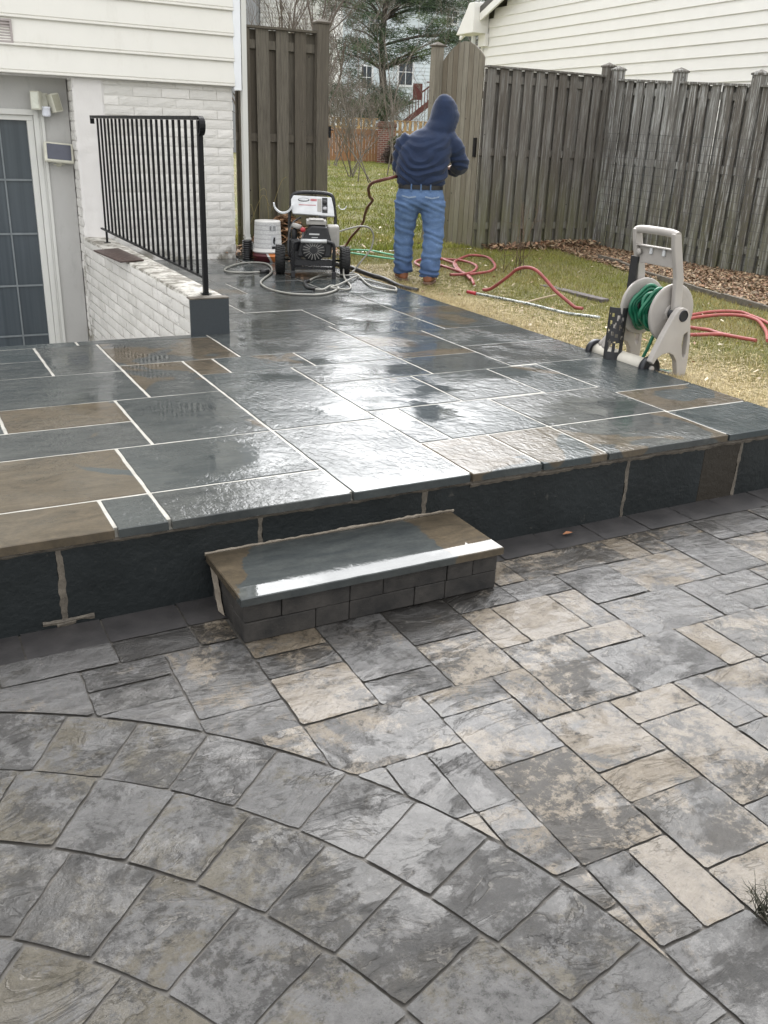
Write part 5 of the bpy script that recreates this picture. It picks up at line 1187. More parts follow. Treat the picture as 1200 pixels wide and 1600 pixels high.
for k in range(0, 560):
    a = k / 560 * 2 * PI * 15; lay = k / 560; y = YN + .115 + .235 * (.5 - .5 * math.cos(lay * PI * 5)); r = .082 + .062 * lay + .012 * math.sin(k * .7)
    pts.append((4.632 + math.cos(a) * r, y + .006 * math.sin(k * .31), .365 + math.sin(a) * r))
mb.tube(pts, .0125, 8); RC.append(mb.build('wound_hose', M_GREENH))
# axle tube and wheels
mb = MB(); mb.tube([(4.485, YN + .08, .005), (4.50, 5.085, .005)], .054, 26); RC.append(mb.build('axle_tube', M_CREAMP))
for y, k in ((YN + .075, 0), (5.09, 1)):
    mb = MB(); Mx = Matrix.Translation((4.487 + .013 * k, y, .0)) @ Matrix.Rotation(PI / 2, 4, 'X'); mb.lathe([(.0, -.030), (.06, -.030), (.078, -.022), (.084, -.01), (.084, .015), (.078, .024), (.066, .026), (.060, .018), (.026, .018), (.0, .018)], Mx, 36); wh = mb.build('wheel', M_BLUEBLK); RC.append(wh)
    mb = MB(); mb.lathe([(0, .019), (.022, .019), (.022, .030), (0, .031)], Mx, 20); c_ = mb.build('wheel_cap', M_TAUPE); c_.parent = wh
# brace arms to the far wheel, lower cross bar
mb = MB(); mb.tube(spline([(4.50, 5.03, .05), (4.54, 4.96, .16), (4.60, 4.91, .30)], 5), .030, 12); RC.append(mb.build('brace', M_TAUPE))
mb = MB(); mb.box((4.675, YN + .02, -.075), (4.715, YF - .02, -.045)); RC.append(mb.build('cross_bar', M_BLK, bevel=.004))
mb = MB(); mb.prism([(YF - .07, .42), (YF + .0, .42), (YF + .0, .70), (YF - .07, .70)], 4.545, 4.560, Matrix(((0, 0, 1, 0), (1, 0, 0, 0), (0, 1, 0, 0), (0, 0, 0, 1)))); RC.append(mb.build('lattice_plate', M_BLK))
adopt(reel, *RC)
hose('hose_end', [(4.56, YN + .14, .24), (4.535, YN + .16, .12), (4.53, YN + .20, .02), (4.55, YN + .24, -.06), (4.62, 4.70, -.068), (4.70, 4.58, -.05), (4.73, 4.50, -.066), (4.80, 4.62, -.068)], .0115, M_GREENH, 'loose end of green hose hanging from the reel onto the grass')
# perforated black holder leaning on the axle tube
mb = MB(); nu, nv = 15, 30; H_ = .37
def hp(i, j, inn=0):
    u_ = i / (nu - 1); v_ = j / (nv - 1); wv = .075 + .012 * (abs(v_ - .55) < .2) * 0 + (.012 if v_ > .92 else 0) - .012 * math.sin(v_ * PI) * 0
    a = (u_ - .5) * 2.1; rr_ = .072 - .006 * inn; x = math.sin(a) * rr_; y = -math.cos(a) * rr_ * .8
    b = Vector((4.405, 4.800, -.01)); dx = Vector((.72, -.69, 0)); dy = Vector((.69, .72, 0)); tilt = Vector((.055, .055, 1)).normalized()
    return b + dx * x + dy * (y + .06) + tilt * (v_ * H_)
def hole_(i, j):
    u_ = (i + .5) / (nu - 1); v_ = (j + .5) / (nv - 1)
    if v_ > .88 or v_ < .12 or u_ < .10 or u_ > .90: return False
    if .17 < v_ < .36: return (.20 < u_ < .44) or (.56 < u_ < .80)
    if v_ >= .36: return math.sin(u_ * 15 + v_ * 11) * math.sin(v_ * 27 - u_ * 9) > .30
    return False
for i in range(nu - 1):
    for j in range(nv - 1):
        if hole_(i, j): continue
        A_ = [hp(i, j), hp(i + 1, j), hp(i + 1, j + 1), hp(i, j + 1)]; B_ = [hp(i, j, 1), hp(i + 1, j, 1), hp(i + 1, j + 1, 1), hp(i, j + 1, 1)]
        mb.poly(A_, sm=True); mb.poly(list(reversed(B_)), sm=True)
        for k in range(4): mb.poly([A_[(k + 1) % 4], A_[k], B_[k], B_[(k + 1) % 4]])
tag(mb.build('perforated_holder', M_BLK), 'black perforated plastic shield leaning against the cream axle tube', 'plastic shield')

# ================================================================== hoses on the ground
M_REDH = simple('faded_red_hose', (.25, .055, .050), .55, var=.3, nscale=8); M_REDD = simple('dark_red_hose', (.11, .030, .022), .5, var=.3); M_PINKH = simple('salmon_hose', (.30, .065, .055), .5, var=.2); M_GREYH = simple('grey_pressure_hose', (.27, .265, .235), .4, var=.15); M_TEALH = simple('pale_green_hose', (.12, .38, .22), .5); M_BLACKH = simple('black_hose', (.015, .015, .016), .45)
GR = 'hoses lying on terrace and lawn'
RED_COIL = [(6.154, 10.09, -0.02), (6.099, 9.819, -0.01), (6.029, 9.497, -0.01), (5.856, 9.152, -0.01), (5.745, 8.817, -0.02), (5.969, 8.849, -0.03), (6.185, 8.957, -0.02), (6.449, 9.252, -0.02), (6.668, 9.705, -0.01), (6.673, 9.918, -0.01), (6.554, 10.013, -0.01), (6.254, 9.788, 0.01), (6.02, 9.499, 0.01), (5.804, 9.102, -0.01), (5.733, 8.797, -0.03), (5.656, 8.554, -0.04)]
hose('red_hose', RED_COIL, .016, M_REDH, 'faded red hose lying in a loop just right of the man\'s feet', group=GR)
hose('red_hose', [(5.50, 9.35, 0), (5.62, 9.75, 0), (5.95, 10.0, 0), (6.25, 9.75, .01), (6.20, 9.3, .01), (5.95, 8.95, 0), (5.70, 8.75, 0), (5.50, 8.75, 0)], .016, M_REDH, 'faded red hose in a wide flat loop under the upper loop, nearest the man', group=GR)
hose('red_hose', [(5.805, 9.543, -.04), (5.76, 9.297, -.04), (5.753, 9.053, -.035), (5.76, 8.872, -.03), (5.687, 8.602, -.04), (5.537, 8.311, -.045)], .016, M_REDH, 'short faded red hose strand crossing under the loop by the man', group=GR)
hose('red_hose', [(5.45, 8.0, -.055), (5.475, 7.894, -0.02), (5.504, 7.771, 0.064), (5.529, 7.662, 0.146), (5.55, 7.573, 0.216), (5.58, 7.444, 0.25), (5.607, 7.33, 0.233), (5.635, 7.211, 0.164), (5.663, 7.091, 0.081), (5.695, 6.958, 0.015), (5.725, 6.828, -0.045), (5.75, 6.75, -.06)], .017, M_REDH, 'stiff red hose arching up above the lawn in a hump', group=GR)
hose('red_hose', [(4.96, 8.95, 1.02), (4.70, 8.75, 1.00), (4.62, 8.85, 0.965), (4.655, 9.061, 0.932), (4.752, 9.337, 0.868), (4.887, 9.572, 0.763), (5.05, 9.815, 0.705), (5.128, 10.086, 0.609), (5.222, 10.342, 0.5), (5.331, 10.593, 0.398), (5.406, 10.86, 0.291), (5.442, 11.157, 0.15), (5.43, 11.3, 0.02), (5.30, 11.2, -.03)], .017, M_REDD, 'dark red hose hanging from the man\'s left hand to the grass', group=GR)
hose('red_hose', [(5.30, 9.05, 1.05), (5.36, 8.83, 1.02), (5.385, 8.86, .90), (5.39, 8.95, .70), (5.40, 9.0, .45), (5.50, 9.15, .15), (5.62, 9.3, -.02), (5.75, 9.35, -.04)], .017, M_REDD, 'dark red hose dropping behind the man\'s right leg', group=GR)
P1 = [(6.466, 6.102, -0.04), (6.6, 6.117, -0.04), (6.756, 6.126, -0.04), (6.913, 6.081, -0.04), (7.002, 5.973, -0.04), (6.948, 5.803, -0.04), (6.899, 5.664, -0.04), (6.811, 5.493, -0.04), (6.692, 5.294, -0.04)]
P2 = [(6.344, 5.981, -0.04), (6.495, 6.015, -0.04), (6.751, 5.993, -0.04), (6.89, 5.873, -0.02), (6.859, 5.676, -0.02), (6.709, 5.476, -0.04), (6.472, 5.226, -0.04), (6.157, 4.944, -0.04)]
P3 = [(6.041, 5.679, -0.04), (6.071, 5.6, -0.04), (6.101, 5.499, -0.04), (6.05, 5.336, -0.04), (6.038, 5.147, -0.04), (6.061, 4.975, -0.04)]
P4 = [(5.764, 5.404, -0.04), (5.853, 5.376, -0.04), (6.016, 5.303, -0.03), (6.039, 5.105, -0.03), (6.06, 5.016, -0.04)]
for P_, lb in ((P1, 'uppermost salmon red hose strand curving over the lawn right of the reel'), (P2, 'salmon red hose strand turning down at the right edge beyond the reel'), (P3, 'salmon red hose strand running low across the lawn right of the reel'), (P4, 'lowest short salmon red hose strand beside the reel foot')):
    hose('red_hose', P_, .016, M_PINKH, lb, group=GR)
hose('green_hose', [(5.284, 10.846, -0.01), (5.402, 10.776, -0.01), (5.512, 10.61, -0.01), (5.547, 10.413, -0.01), (5.644, 10.209, -0.02)], .011, M_TEALH, 'thin pale green hose, upper strand in the grass behind the washer', group=GR)
hose('green_hose', [(5.114, 10.495, -0.02), (5.214, 10.292, -0.02), (5.373, 10.082, -0.03), (5.511, 9.966, -0.03)], .011, M_TEALH, 'thin pale green hose, lower strand in the grass behind the washer', group=GR)
GREY1 = [(3.497, 9.306, 0.012), (3.303, 9.312, 0.012), (3.145, 9.418, 0.012), (3.223, 9.673, 0.012), (3.513, 10.005, 0.012), (3.741, 10.001, 0.012), (3.753, 9.757, 0.012), (3.598, 9.284, 0.012), (3.352, 8.876, 0.012), (3.209, 8.587, 0.012), (3.161, 8.245, 0.012), (3.222, 7.991, 0.012), (3.332, 7.87, 0.012), (3.507, 7.825, 0.012), (3.694, 7.947, 0.012), (3.837, 8.127, 0.014), (3.78, 8.171, 0.03), (3.651, 8.074, 0.014), (3.584, 8.111, 0.012)]
hose('pressure_hose', GREY1, .0095, M_GREYH, 'grey pressure hose sweeping in a long curve over the terrace in front of the washer', group=GR)
hose('pressure_hose', [(3.738, 8.621, 0.012), (3.93, 8.856, 0.012), (4.185, 9.01, 0.014), (4.256, 8.84, 0.018), (4.429, 8.884, 0.014), (4.199, 8.568, 0.03), (3.888, 8.216, 0.03), (3.747, 8.099, 0.025), (3.81, 8.014, 0.02), (3.903, 8.03, 0.012), (4.02, 8.235, 0.012), (4.165, 8.688, 0.03), (4.30, 9.0, 0.12), (4.28, 9.05, .3)], .0095, M_GREYH, 'tangled grey pressure hose loops beside the right wheel of the washer', group=GR)
hose('pressure_hose', [(4.327, 8.989, 0.014), (4.421, 8.908, 0.014), (4.243, 8.325, 0.014), (4.197, 8.024, 0.014), (4.317, 7.815, 0.014)], .0095, M_GREYH, 'grey pressure hose strand running forward along the terrace edge', group=GR)
hose('pressure_hose', [(4.334, 8.693, 0.014), (4.351, 8.43, 0.014), (4.383, 8.207, 0.014), (4.40, 8.0, 0.014), (4.317, 7.83, .014)], .0095, M_GREYH, 'short grey hose strand nearest the grass at the terrace edge', group=GR)
hose('pressure_hose', [(4.20, 9.1, .40), (4.326, 9.2, 0.423), (4.475, 9.2, 0.461), (4.602, 9.2, 0.48), (4.708, 9.2, 0.459), (4.759, 9.2, 0.377), (4.739, 9.2, 0.255), (4.671, 9.2, 0.164), (4.602, 9.2, 0.094), (4.532, 9.2, 0.012), (4.45, 9.1, .012)], .0095, M_GREYH, 'grey hose springing from the washer in a high arc down to the terrace', group=GR)
hose('hose_grip', [(3.584, 8.111, 0.014), (3.554, 8.197, 0.014), (3.602, 8.388, 0.014), (3.656, 8.533, 0.014), (3.738, 8.621, 0.014)], .015, M_BLACKH, 'black rubber sleeve on the grey hose in front of the washer', 'hose sleeve')
mb = MB(); mb.tube([(3.47, 9.30, .015), (3.57, 9.31, .015)], .026, 10); tag(mb.build('hose_connector', M_BLACKH), 'short black connector on the grey hose left of the washer', 'connector')
hose('black_hose', [(4.55, 9.75, .01), (4.6, 9.435, 0.01), (4.572, 9.134, 0.012), (4.577, 8.841, 0.005), (4.636, 8.687, -0.01), (4.625, 8.285, -0.03), (4.72, 8.1, -.045)], .026, M_BLACKH, 'thick black hose along the terrace edge right of the washer', group=GR)
# lance: chrome and dark mottled tube with a red tip
def mat_lance():
    t = NT('lance_sleeve'); o = t.obj(); f = t.noise(o, 55, 4, .7); return t.out(Base_Color=t.mix(t.mr(f, .44, .52, 0, 1, True), (.03, .045, .04), (.50, .52, .50)), Roughness=.3, Metallic=.3)
ln = hose('lance', [(5.19, 7.74, -.035), (5.275, 7.321, -0.03), (5.346, 7.004, -0.03), (5.386, 6.711, -0.035), (5.448, 6.462, -0.04), (5.522, 6.241, -0.045)], .013, mat_lance(), 'mottled black and silver spray lance with red tip lying in the straw', 'spray lance')
mb = MB(); mb.tube([(5.165, 7.86, -.035), (5.19, 7.735, -.035)], .018, 10); tp = mb.build('tip', M_RED); tp.parent = ln
# tiny things
mb = MB(); mb.poly([(2.71, 3.13, ZP + .006), (2.74, 3.12, ZP + .010), (2.775, 3.13, ZP + .007), (2.745, 3.145, ZP + .012)], 0, (.30, .13, .06, 1)); lf = mb.build('fallen_leaf', M_BLADE); tag(lf, 'single orange leaf on the dark border against the riser wall', 'leaf')
mb = MB(); random.seed(3)
for k in range(26):
    a = random.uniform(0, 2 * PI); r = random.uniform(.02, .10); b = Vector((1.70 + random.uniform(-.02, .02), 1.03 + random.uniform(-.02, .02), ZP))
    p1 = b + Vector((math.cos(a) * r * .5, math.sin(a) * r * .5, random.uniform(.02, .05))); p2 = b + Vector((math.cos(a) * r, math.sin(a) * r, random.uniform(.03, .13))); mb.tube([b, p1, p2], [.0016, .0012, .0006], 5)
    for _ in range(2):
        q = p1.lerp(p2, random.random()); mb.tube([q, q + Vector((random.uniform(-.03, .03), random.uniform(-.03, .03), random.uniform(0, .03)))], [.0009, .0004], 4)
tag(mb.build('weed_sprig', simple('dry_twig', (.045, .045, .028), .8, var=.4)), 'dry wiry sprig growing from the paver joint at the right edge', 'weed')

# ================================================================== neighbouring house on the right
M_NSID = mat_paint('white_siding', (.78, .77, .735), .5, .05, 60, .04)
nh = empty('neighbour_house', (12.25, 18.76, 0), math.atan2(-.996, -.0796), label='white sided gable house rising behind the right hand fence', cat='house')
mb = MB(); z = -.4; ex = .183; k = 0
while z < 5.9:
    x0 = 0 if z < 3.65 else (z - 3.65) / .35; z1 = z + ex
    P = [(0.0, z), (-.020, z), (-.021, z + .008), (-.019, z + .014), (-.001, z1)]
    x9 = 13.4 - x0
    for q in range(4): mb.poly([(x0, P[q][0], P[q][1]), (x9, P[q][0], P[q][1]), (x9, P[q + 1][0], P[q + 1][1]), (x0, P[q + 1][0], P[q + 1][1])])
    z = z1
o = mb.build('siding', M_NSID, nh)
mb = MB(); mb.prism([(.0, -.5), (13.4, -.5), (13.4, 3.65), (6.7, 6.0), (.0, 3.65)], .002, 9, Matrix(((1, 0, 0, 0), (0, 0, 1, 0), (0, 1, 0, 0), (0, 0, 0, 1)))); mb.build('house_wall', M_NSID, nh)
mb = MB(); mb.prism([(-.78, 3.40), (.40, 3.28), (.40, 3.62), (-.42, 3.70)], -.42, -.022, Matrix(((1, 0, 0, 0), (0, 0, 1, 0), (0, 1, 0, 0), (0, 0, 0, 1)))) if 0 else None
mb.prism([(-.52, 3.52), (.26, 3.52), (.26, 4.10), (.02, 4.10)], -.40, -.024, Matrix(((1, 0, 0, 0), (0, 0, 1, 0), (0, 1, 0, 0), (0, 0, 0, 1)))); mb.build('eave_return', M_NSID, nh, bevel=.01)
mb = MB(); mb.box((-.02, -.10, 3.28), (.30, -.0245, 3.5195)); mb.build('frieze_board', M_NSID, nh)
mb = MB(); mb.prism([(-.75, 3.66), (-.62, 3.60), (6.7, 6.14), (14.0, 3.60), (14.1, 3.66), (6.7, 6.34)], -.26, 9.5, Matrix(((1, 0, 0, 0), (0, 0, 1, 0), (0, 1, 0, 0), (0, 0, 0, 1)))); mb.build('roof', M_ROOF, nh)
mb = MB(); mb.prism([(-.62, 3.44), (6.7, 5.98), (6.7, 6.135), (-.62, 3.595)], -.255, -.21, Matrix(((1, 0, 0, 0), (0, 0, 1, 0), (0, 1, 0, 0), (0, 0, 0, 1)))); mb.build('rake_board', M_NSID, nh)
mb = MB(); mb.bar((-.25, -.10, 3.50), (-.25, -.10, 3.25), .07); mb.bar((-.25, -.10, 3.26), (-.05, -.06, 2.95), .07); mb.bar((-.05, -.06, 2.96), (-.05, -.06, -.3), .07, .06); mb.build('downspout', M_TRIM, nh)
mb = MB(); mb.box((-.02, -.030, -.4), (.08, -.0215, 3.28)); mb.build('corner_trim', M_NSID, nh)

# ================================================================== beyond the gate
FV = Vector((.4798, .8774, 0)); RV = Vector((.8774, -.4798, 0)); RZ = math.atan2(-.4798, .8774)
def farpt(px, D, z=0.0):
    """place along the view heading: px column of the 1200 px wide photograph, D metres of depth"""
    s = D / .9232; return Vector((0, 0, 0)) + FV * (s - (0)) + RV * ((px - 606) / 1412 * D) + Vector((0, 0, z))
M_CEDAR = mat_mortar('cedar_board', (.20, .095, .040), (.30, .155, .070), .7, .2); M_PICK = mat_mortar('new_pine', (.36, .235, .10), (.48, .33, .15), .7, .2)
def mat_redbrick():
    t = NT('red_brick'); o = t.obj(); br = t.n('ShaderNodeTexBrick', {'Vector': t.n('ShaderNodeMapping', {'Vector': o, 'Rotation': (PI / 2, 0, 0)}).outputs[0], 'Color1': (.20, .065, .045, 1), 'Color2': (.13, .045, .035, 1), 'Mortar': (.28, .24, .20, 1), 'Scale': 1.0, 'Mortar Size': .012, 'Brick Width': .215, 'Row Height': .075})
    return t.out(Base_Color=br.outputs['Color'], Roughness=.85)
D0 = 38.0
ff = empty('garden_fence', farpt(520, D0, .22), RZ, label='orange cedar board fence with pale picket top at the far end of the lawn', cat='fence')
mb = MB(); 
for k in range(44): mb.box((-4.2 + k * .128, 0, 0), (-4.2 + k * .128 + .120, .02, 1.36))
mb.build('boards', M_CEDAR, ff); mb = MB(); mb.box((-4.2, -.03, 1.20), (1.40, -.002, 1.40)); mb.build('rail', M_CEDAR, ff)
mb = MB()
for k in range(26): mb.box((-4.2 + k * .215, .1, 1.30), (-4.2 + k * .215 + .13, .12, 1.80))
mb.box((-4.2, .121, 1.42), (1.40, .15, 1.50)); mb.box((-4.2, .08, 1.80), (1.40, .14, 1.83)); mb.build('pickets', M_PICK, ff)
f2 = empty('garden_fence', farpt(600, D0, .22), RZ, label='pale picket topped fence continuing right of the red brick pier', cat='fence')
mb = MB(); 
for k in range(60): mb.box((-.1 + k * .128, .05, 0), (-.1 + k * .128 + .120, .07, 1.05))
mb.build('boards', M_CEDAR, f2); mb = MB(); mb.box((-.1, .02, .85), (7.5, .049, 1.06)); mb.build('rail', M_CEDAR, f2)
mb = MB()
for k in range(36): mb.box((-.1 + k * .215, .1, 1.0), (-.1 + k * .215 + .13, .12, 1.76))
mb.box((-.1, .121, 1.3), (7.5, .15, 1.4)); mb.box((-.1, .08, 1.76), (7.5, .14, 1.79)); mb.build('pickets', M_PICK, f2)
bp_ = empty('brick_pier', farpt(586, D0 - .3, .2), RZ, label='square red brick pier with brown cap between the two far fences', cat='pier')
mb = MB(); mb.box((-.36, -.3, -.1), (.36, .3, 1.52)); mb.build('shaft', mat_redbrick(), bp_); mb = MB(); mb.box((-.43, -.37, 1.521), (.43, .37, 1.68)); mb.box((-.36, -.3, 1.681), (.36, .3, 1.74)); mb.build('cap', simple('brown_coping', (.13, .07, .05), .8), bp_, bevel=.02)
def leafball(n, c, rad, size, tones, zmin=-1):
    p = rng.normal(0, 1, (n, 3)); p /= np.linalg.norm(p, axis=1)[:, None]; r = rng.uniform(.55, 1.05, (n, 1)) ; lump = 1 + .22 * np.sin(p[:, :1] * 5 + c[0]) * np.cos(p[:, 1:2] * 4 + p[:, 2:3] * 6)
    P = np.array(c) + p * r * lump * np.array(rad); a = rng.normal(0, 1, (n, 3)); a /= np.linalg.norm(a, axis=1)[:, None]; b = np.cross(a, rng.normal(0, 1, (n, 3))); b /= np.linalg.norm(b, axis=1)[:, None]
    s_ = size * rng.uniform(.5, 1.3, (n, 1)); V = np.stack([P - a * s_, P + b * s_ * .6, P + a * s_], 1)
    t_ = np.array(tones)[rng.integers(0, len(tones), n)] * rng.uniform(.6, 1.3, (n, 1)); return V, np.concatenate([t_, np.ones((n, 1))], 1)
def bush(name, px, D, z, parts, label):
    c = farpt(px, D, z); Vs, Ts = [], []
    for (dx, dz, rx, rz_, n, tones) in parts:
        q = c + RV * dx; V, T_ = leafball(n, (q.x, q.y, q.z + dz), (rx, rx, rz_), .06, tones); Vs.append(V); Ts.append(T_)
    root = empty(name, c, label=label, cat='shrub'); o = soup('foliage', np.concatenate(Vs), M_BLADE, np.concatenate(Ts)); adopt(root, o)
    mb = MB()
    for k in range(7): mb.tube([c + RV * random.uniform(-.3, .3), c + RV * random.uniform(-.6, .6) + Vector((0, 0, .5))], [.02, .008], 5)
    s_ = mb.build('stems', M_BARK); adopt(root, s_); return root
M_BARK = simple('dark_bark', (.050, .042, .036), .9, var=.4, nscale=8, bump=.5); M_TWIG = simple('grey_twig', (.115, .095, .080), .85, var=.35); M_TWIG2 = simple('pale_twig', (.15, .13, .11), .85, var=.3)
GRN = [(.075, .085, .035), (.10, .11, .045), (.055, .06, .03)]; BRN = [(.075, .055, .045), (.10, .07, .055), (.05, .035, .03)]
bush('shrub', 606, 36.6, .22, [(0, .45, .62, .50, 5000, BRN), (.15, .95, .55, .28, 2600, GRN), (.9, .5, .6, .5, 3000, BRN)], 'clipped shrub, brown below and green on top, before the brick pier')
# pine
needle_t = [(.032, .062, .028), (.046, .082, .034), (.022, .044, .021), (.066, .100, .040)]
def pine(px, D, clusters, height, label, trunk_r=.2):
    base = farpt(px, D, .2); root = empty('pine_tree', base, label=label, cat='tree'); mb = MB()
    tp = []; 
    for k in range(13): tp.append(base + Vector((.10 * math.sin(k * .9), .08 * math.cos(k * 1.3), height * k / 12)))
    mb.tube(tp, [trunk_r * (1 - .8 * k / 12) for k in range(13)], 10); VV, TT = [], []
    for (cx, cy, rx, ry, n) in clusters:
        for _ in range(n):
            ax, ay = random.gauss(0, .48), random.gauss(0, .45)
            q = base + RV * ((cx + ax * rx - px) / 1412 * D) + FV * random.gauss(0, 1.1); q.z = 1.4 + (208 - (cy + ay * ry)) / 1412 * D
            m = 120; dr = rng.normal(0, 1, (m, 3)); dr[:, 2] = np.abs(dr[:, 2]) * .6 - .15; dr /= np.linalg.norm(dr, axis=1)[:, None]
            st = np.array(q) + rng.normal(0, .16, (m, 3)) * np.array([1.3, 1.3, .5]); L_ = rng.uniform(.12, .26, (m, 1)); sd_ = np.cross(dr, rng.normal(0, 1, (m, 3))); sd_ /= np.linalg.norm(sd_, axis=1)[:, None]
            VV.append(np.stack([st - sd_ * .013, st + sd_ * .013, st + dr * L_], 1)); tn = np.array(random.choice(needle_t)) * rng.uniform(.6, 1.5, (m, 1)); TT.append(np.concatenate([tn, np.ones((m, 1))], 1))
        cz = 1.4 + (208 - cy) / 1412 * D; c0 = base + RV * ((cx - px) / 1412 * D); c0.z = cz
        k = max(0, min(11, int((cz - base.z - .3) / height * 12))); s0 = tp[k]
        for _ in range(3):
            e = c0 + RV * random.gauss(0, rx / 1412 * D * .5) + Vector((0, 0, random.gauss(0, .2))) + FV * random.gauss(0, .6); mid = s0.lerp(e, .5) + Vector((0, 0, .15)); mb.tube(spline([s0, mid, e], 4), [.055 - .005 * i for i in range(9)], 5)
    t_ = mb.build('trunk', M_BARK); o = soup('crown', np.concatenate(VV), M_BLADE, np.concatenate(TT)); adopt(root, t_, o)
random.seed(11)
CL = [(610, 12, 85, 26, 62), (545, 30, 60, 26, 36), (660, 25, 60, 26, 38), (530, 95, 42, 26, 26), (640, 62, 60, 20, 30), (690, 78, 36, 20, 20), (600, 100, 30, 16, 8), (515, 150, 40, 34, 40), (588, 160, 42, 24, 60), (560, 95, 34, 22, 16), (625, 95, 34, 14, 12), (565, 60, 50, 20, 20), (560, 172, 40, 20, 34), (500, 20, 40, 30, 14)]
for yy in (-50, -95): CL += [(560, yy, 90, 45, 30), (640, yy - 20, 80, 45, 28)]
CL += [(578, -150, 50, 30, 18)]
pine(578, 41, CL, 11.6, 'dark pine with ragged clumps of needles and straight trunk beyond the gateway', .21)
pine(700, 47, [(715, 20, 40, 25, 22), (735, 60, 22, 30, 14), (690, -30, 50, 40, 26), (700, -75, 35, 30, 14)], 10.5, 'second smaller pine partly hidden behind the arched gate', .14)
# bare trees
def grow(mb, p, d, ln, r, depth, spread=.5, up=.12):
    n = 4; pts = [p.copy()]; q = p.copy(); dd = d.copy()
    for k in range(n):
        dd = (dd + Vector((random.gauss(0, .11), random.gauss(0, .11), random.gauss(0, .08) + up * .3))).normalized(); q = q + dd * ln / n; pts.append(q.copy())
    mb.tube(pts, [max(r * (1 - .45 * k / n), .0035) for k in range(n + 1)], 5 if depth > 2 else 3, caps=False)
    if depth <= 0: return
    for k in range(random.choice([2, 3, 3])):
        s_ = random.randint(1, n); a = random.uniform(0, 2 * PI); perp = Vector((math.cos(a), math.sin(a), random.uniform(-.1, .6))); nd = (dd * (1 - spread * .4) + perp * spread * random.uniform(.6, 1.3)).normalized()
        grow(mb, pts[s_], nd, ln * random.uniform(.55, .8), r * .55 * (1 - .3 * s_ / n), depth - 1, spread, up)
def bare(px, D, stems, ln, r, depth, label, spread=.45, lean=.25, mat=None, z=.1):
    base = farpt(px, D, z); mb = MB(); mt = MB()
    for k in range(stems):
        d = Vector((random.gauss(0, lean), random.gauss(0, lean), 1)).normalized(); b0 = base + Vector((random.gauss(0, .12), random.gauss(0, .12), 0)); top_ = b0 + d * ln
        mt.tube(spline([b0, b0.lerp(top_, .5) + Vector((random.gauss(0, .06), random.gauss(0, .06), 0)), top_], 4), [r * (1 - .04 * i) for i in range(9)], 7)
        grow(mb, top_, d, ln * .75, r * .68, depth, spread); 
        for _ in range(2): grow(mb, b0.lerp(top_, random.uniform(.4, .9)), (d + Vector((random.gauss(0, .6), random.gauss(0, .6), .3))).normalized(), ln * .6, r * .5, depth - 1, spread)
    root = empty('bare_tree', base, label=label, cat='tree'); t_ = mt.build('trunk', mat or M_TWIG); c_ = mb.build('crown', mat or M_TWIG); adopt(root, t_, c_)
random.seed(4)
bare(440, 22, 6, 2.6, .050, 4, 'bare many stemmed tree behind the dark left fence', .42, .20)
bare(395, 25, 3, 2.6, .045, 4, 'bare tree rising behind the left fence next to the house corner', .42, .22)
bare(470, 30, 4, 2.4, .055, 5, 'leafless dark tree behind the post left of the gateway', .5, .22)
bare(530, 27, 7, 1.3, .017, 5, 'pale leafless shrubby tree spreading twigs across the gateway', .62, .38, M_TWIG2)
bare(500, 33, 6, 1.5, .022, 5, 'tangled grey leafless shrub at the left edge of the gateway', .62, .35, M_TWIG2)
bare(600, 29, 3, 2.4, .024, 4, 'slender bare tree crossing in front of the pine', .6, .30, M_TWIG2)
bare(555, 25, 3, 2.2, .018, 4, 'thin pale bare sapling just beyond the gateway', .6, .34, M_TWIG2)
bare(655, 31, 5, 1.5, .016, 4, 'thin leafless shrub above the man beside the far deck', .5, .30, M_TWIG2)
bare(728, 26, 6, 2.2, .030, 4, 'upright bare shrub between the arched gate and the white house', .4, .16)
# pale blue house with deck
M_BLUES = mat_paint('pale_blue_siding', (.66, .73, .78), .6, .05, 60, .05); M_DECK = simple('red_stained_deck', (.12, .035, .03), .6, var=.25)
D1 = 55.0; S1 = D1 / 1412
bh = empty('blue_house', farpt(520, D1, .1), RZ, label='pale blue sided house seen through the pine beyond the lawn', cat='house')
X = lambda px: (px - 520) * S1
Zf = lambda py: 1.3 + (206 - py) * S1
mb = MB(); z = -.5; 
while z < Zf(18):
    x0, x1 = X(470), X(745); mb.poly([(x0, -.03, z), (x1, -.03, z), (x1, 0, z + .2), (x0, 0, z + .2)]); mb.poly([(x0, 0, z), (x1, 0, z), (x1, -.03, z), (x0, -.03, z)]); z += .2
mb.build('siding', M_BLUES, bh)
mb = MB(); mb.box((X(470), .002, -.5), (X(745), 8, Zf(18))); mb.build('house_wall', M_BLUES, bh)
mb = MB(); mb.prism([(-.6, Zf(20)), (4, Zf(20) + 2.6), (8.6, Zf(20))], X(462), X(752), Matrix(((0, 0, 1, 0), (1, 0, 0, 0), (0, 1, 0, 0), (0, 0, 0, 1)))); mb.build('roof', M_ROOF, bh)
mb = MB(); mb.box((X(462), -.72, Zf(22)), (X(752), -.60, Zf(17))); mb.build('gutter', M_TRIM, bh)
M_DGL = simple('dark_window_glass', (.06, .07, .085), .15)
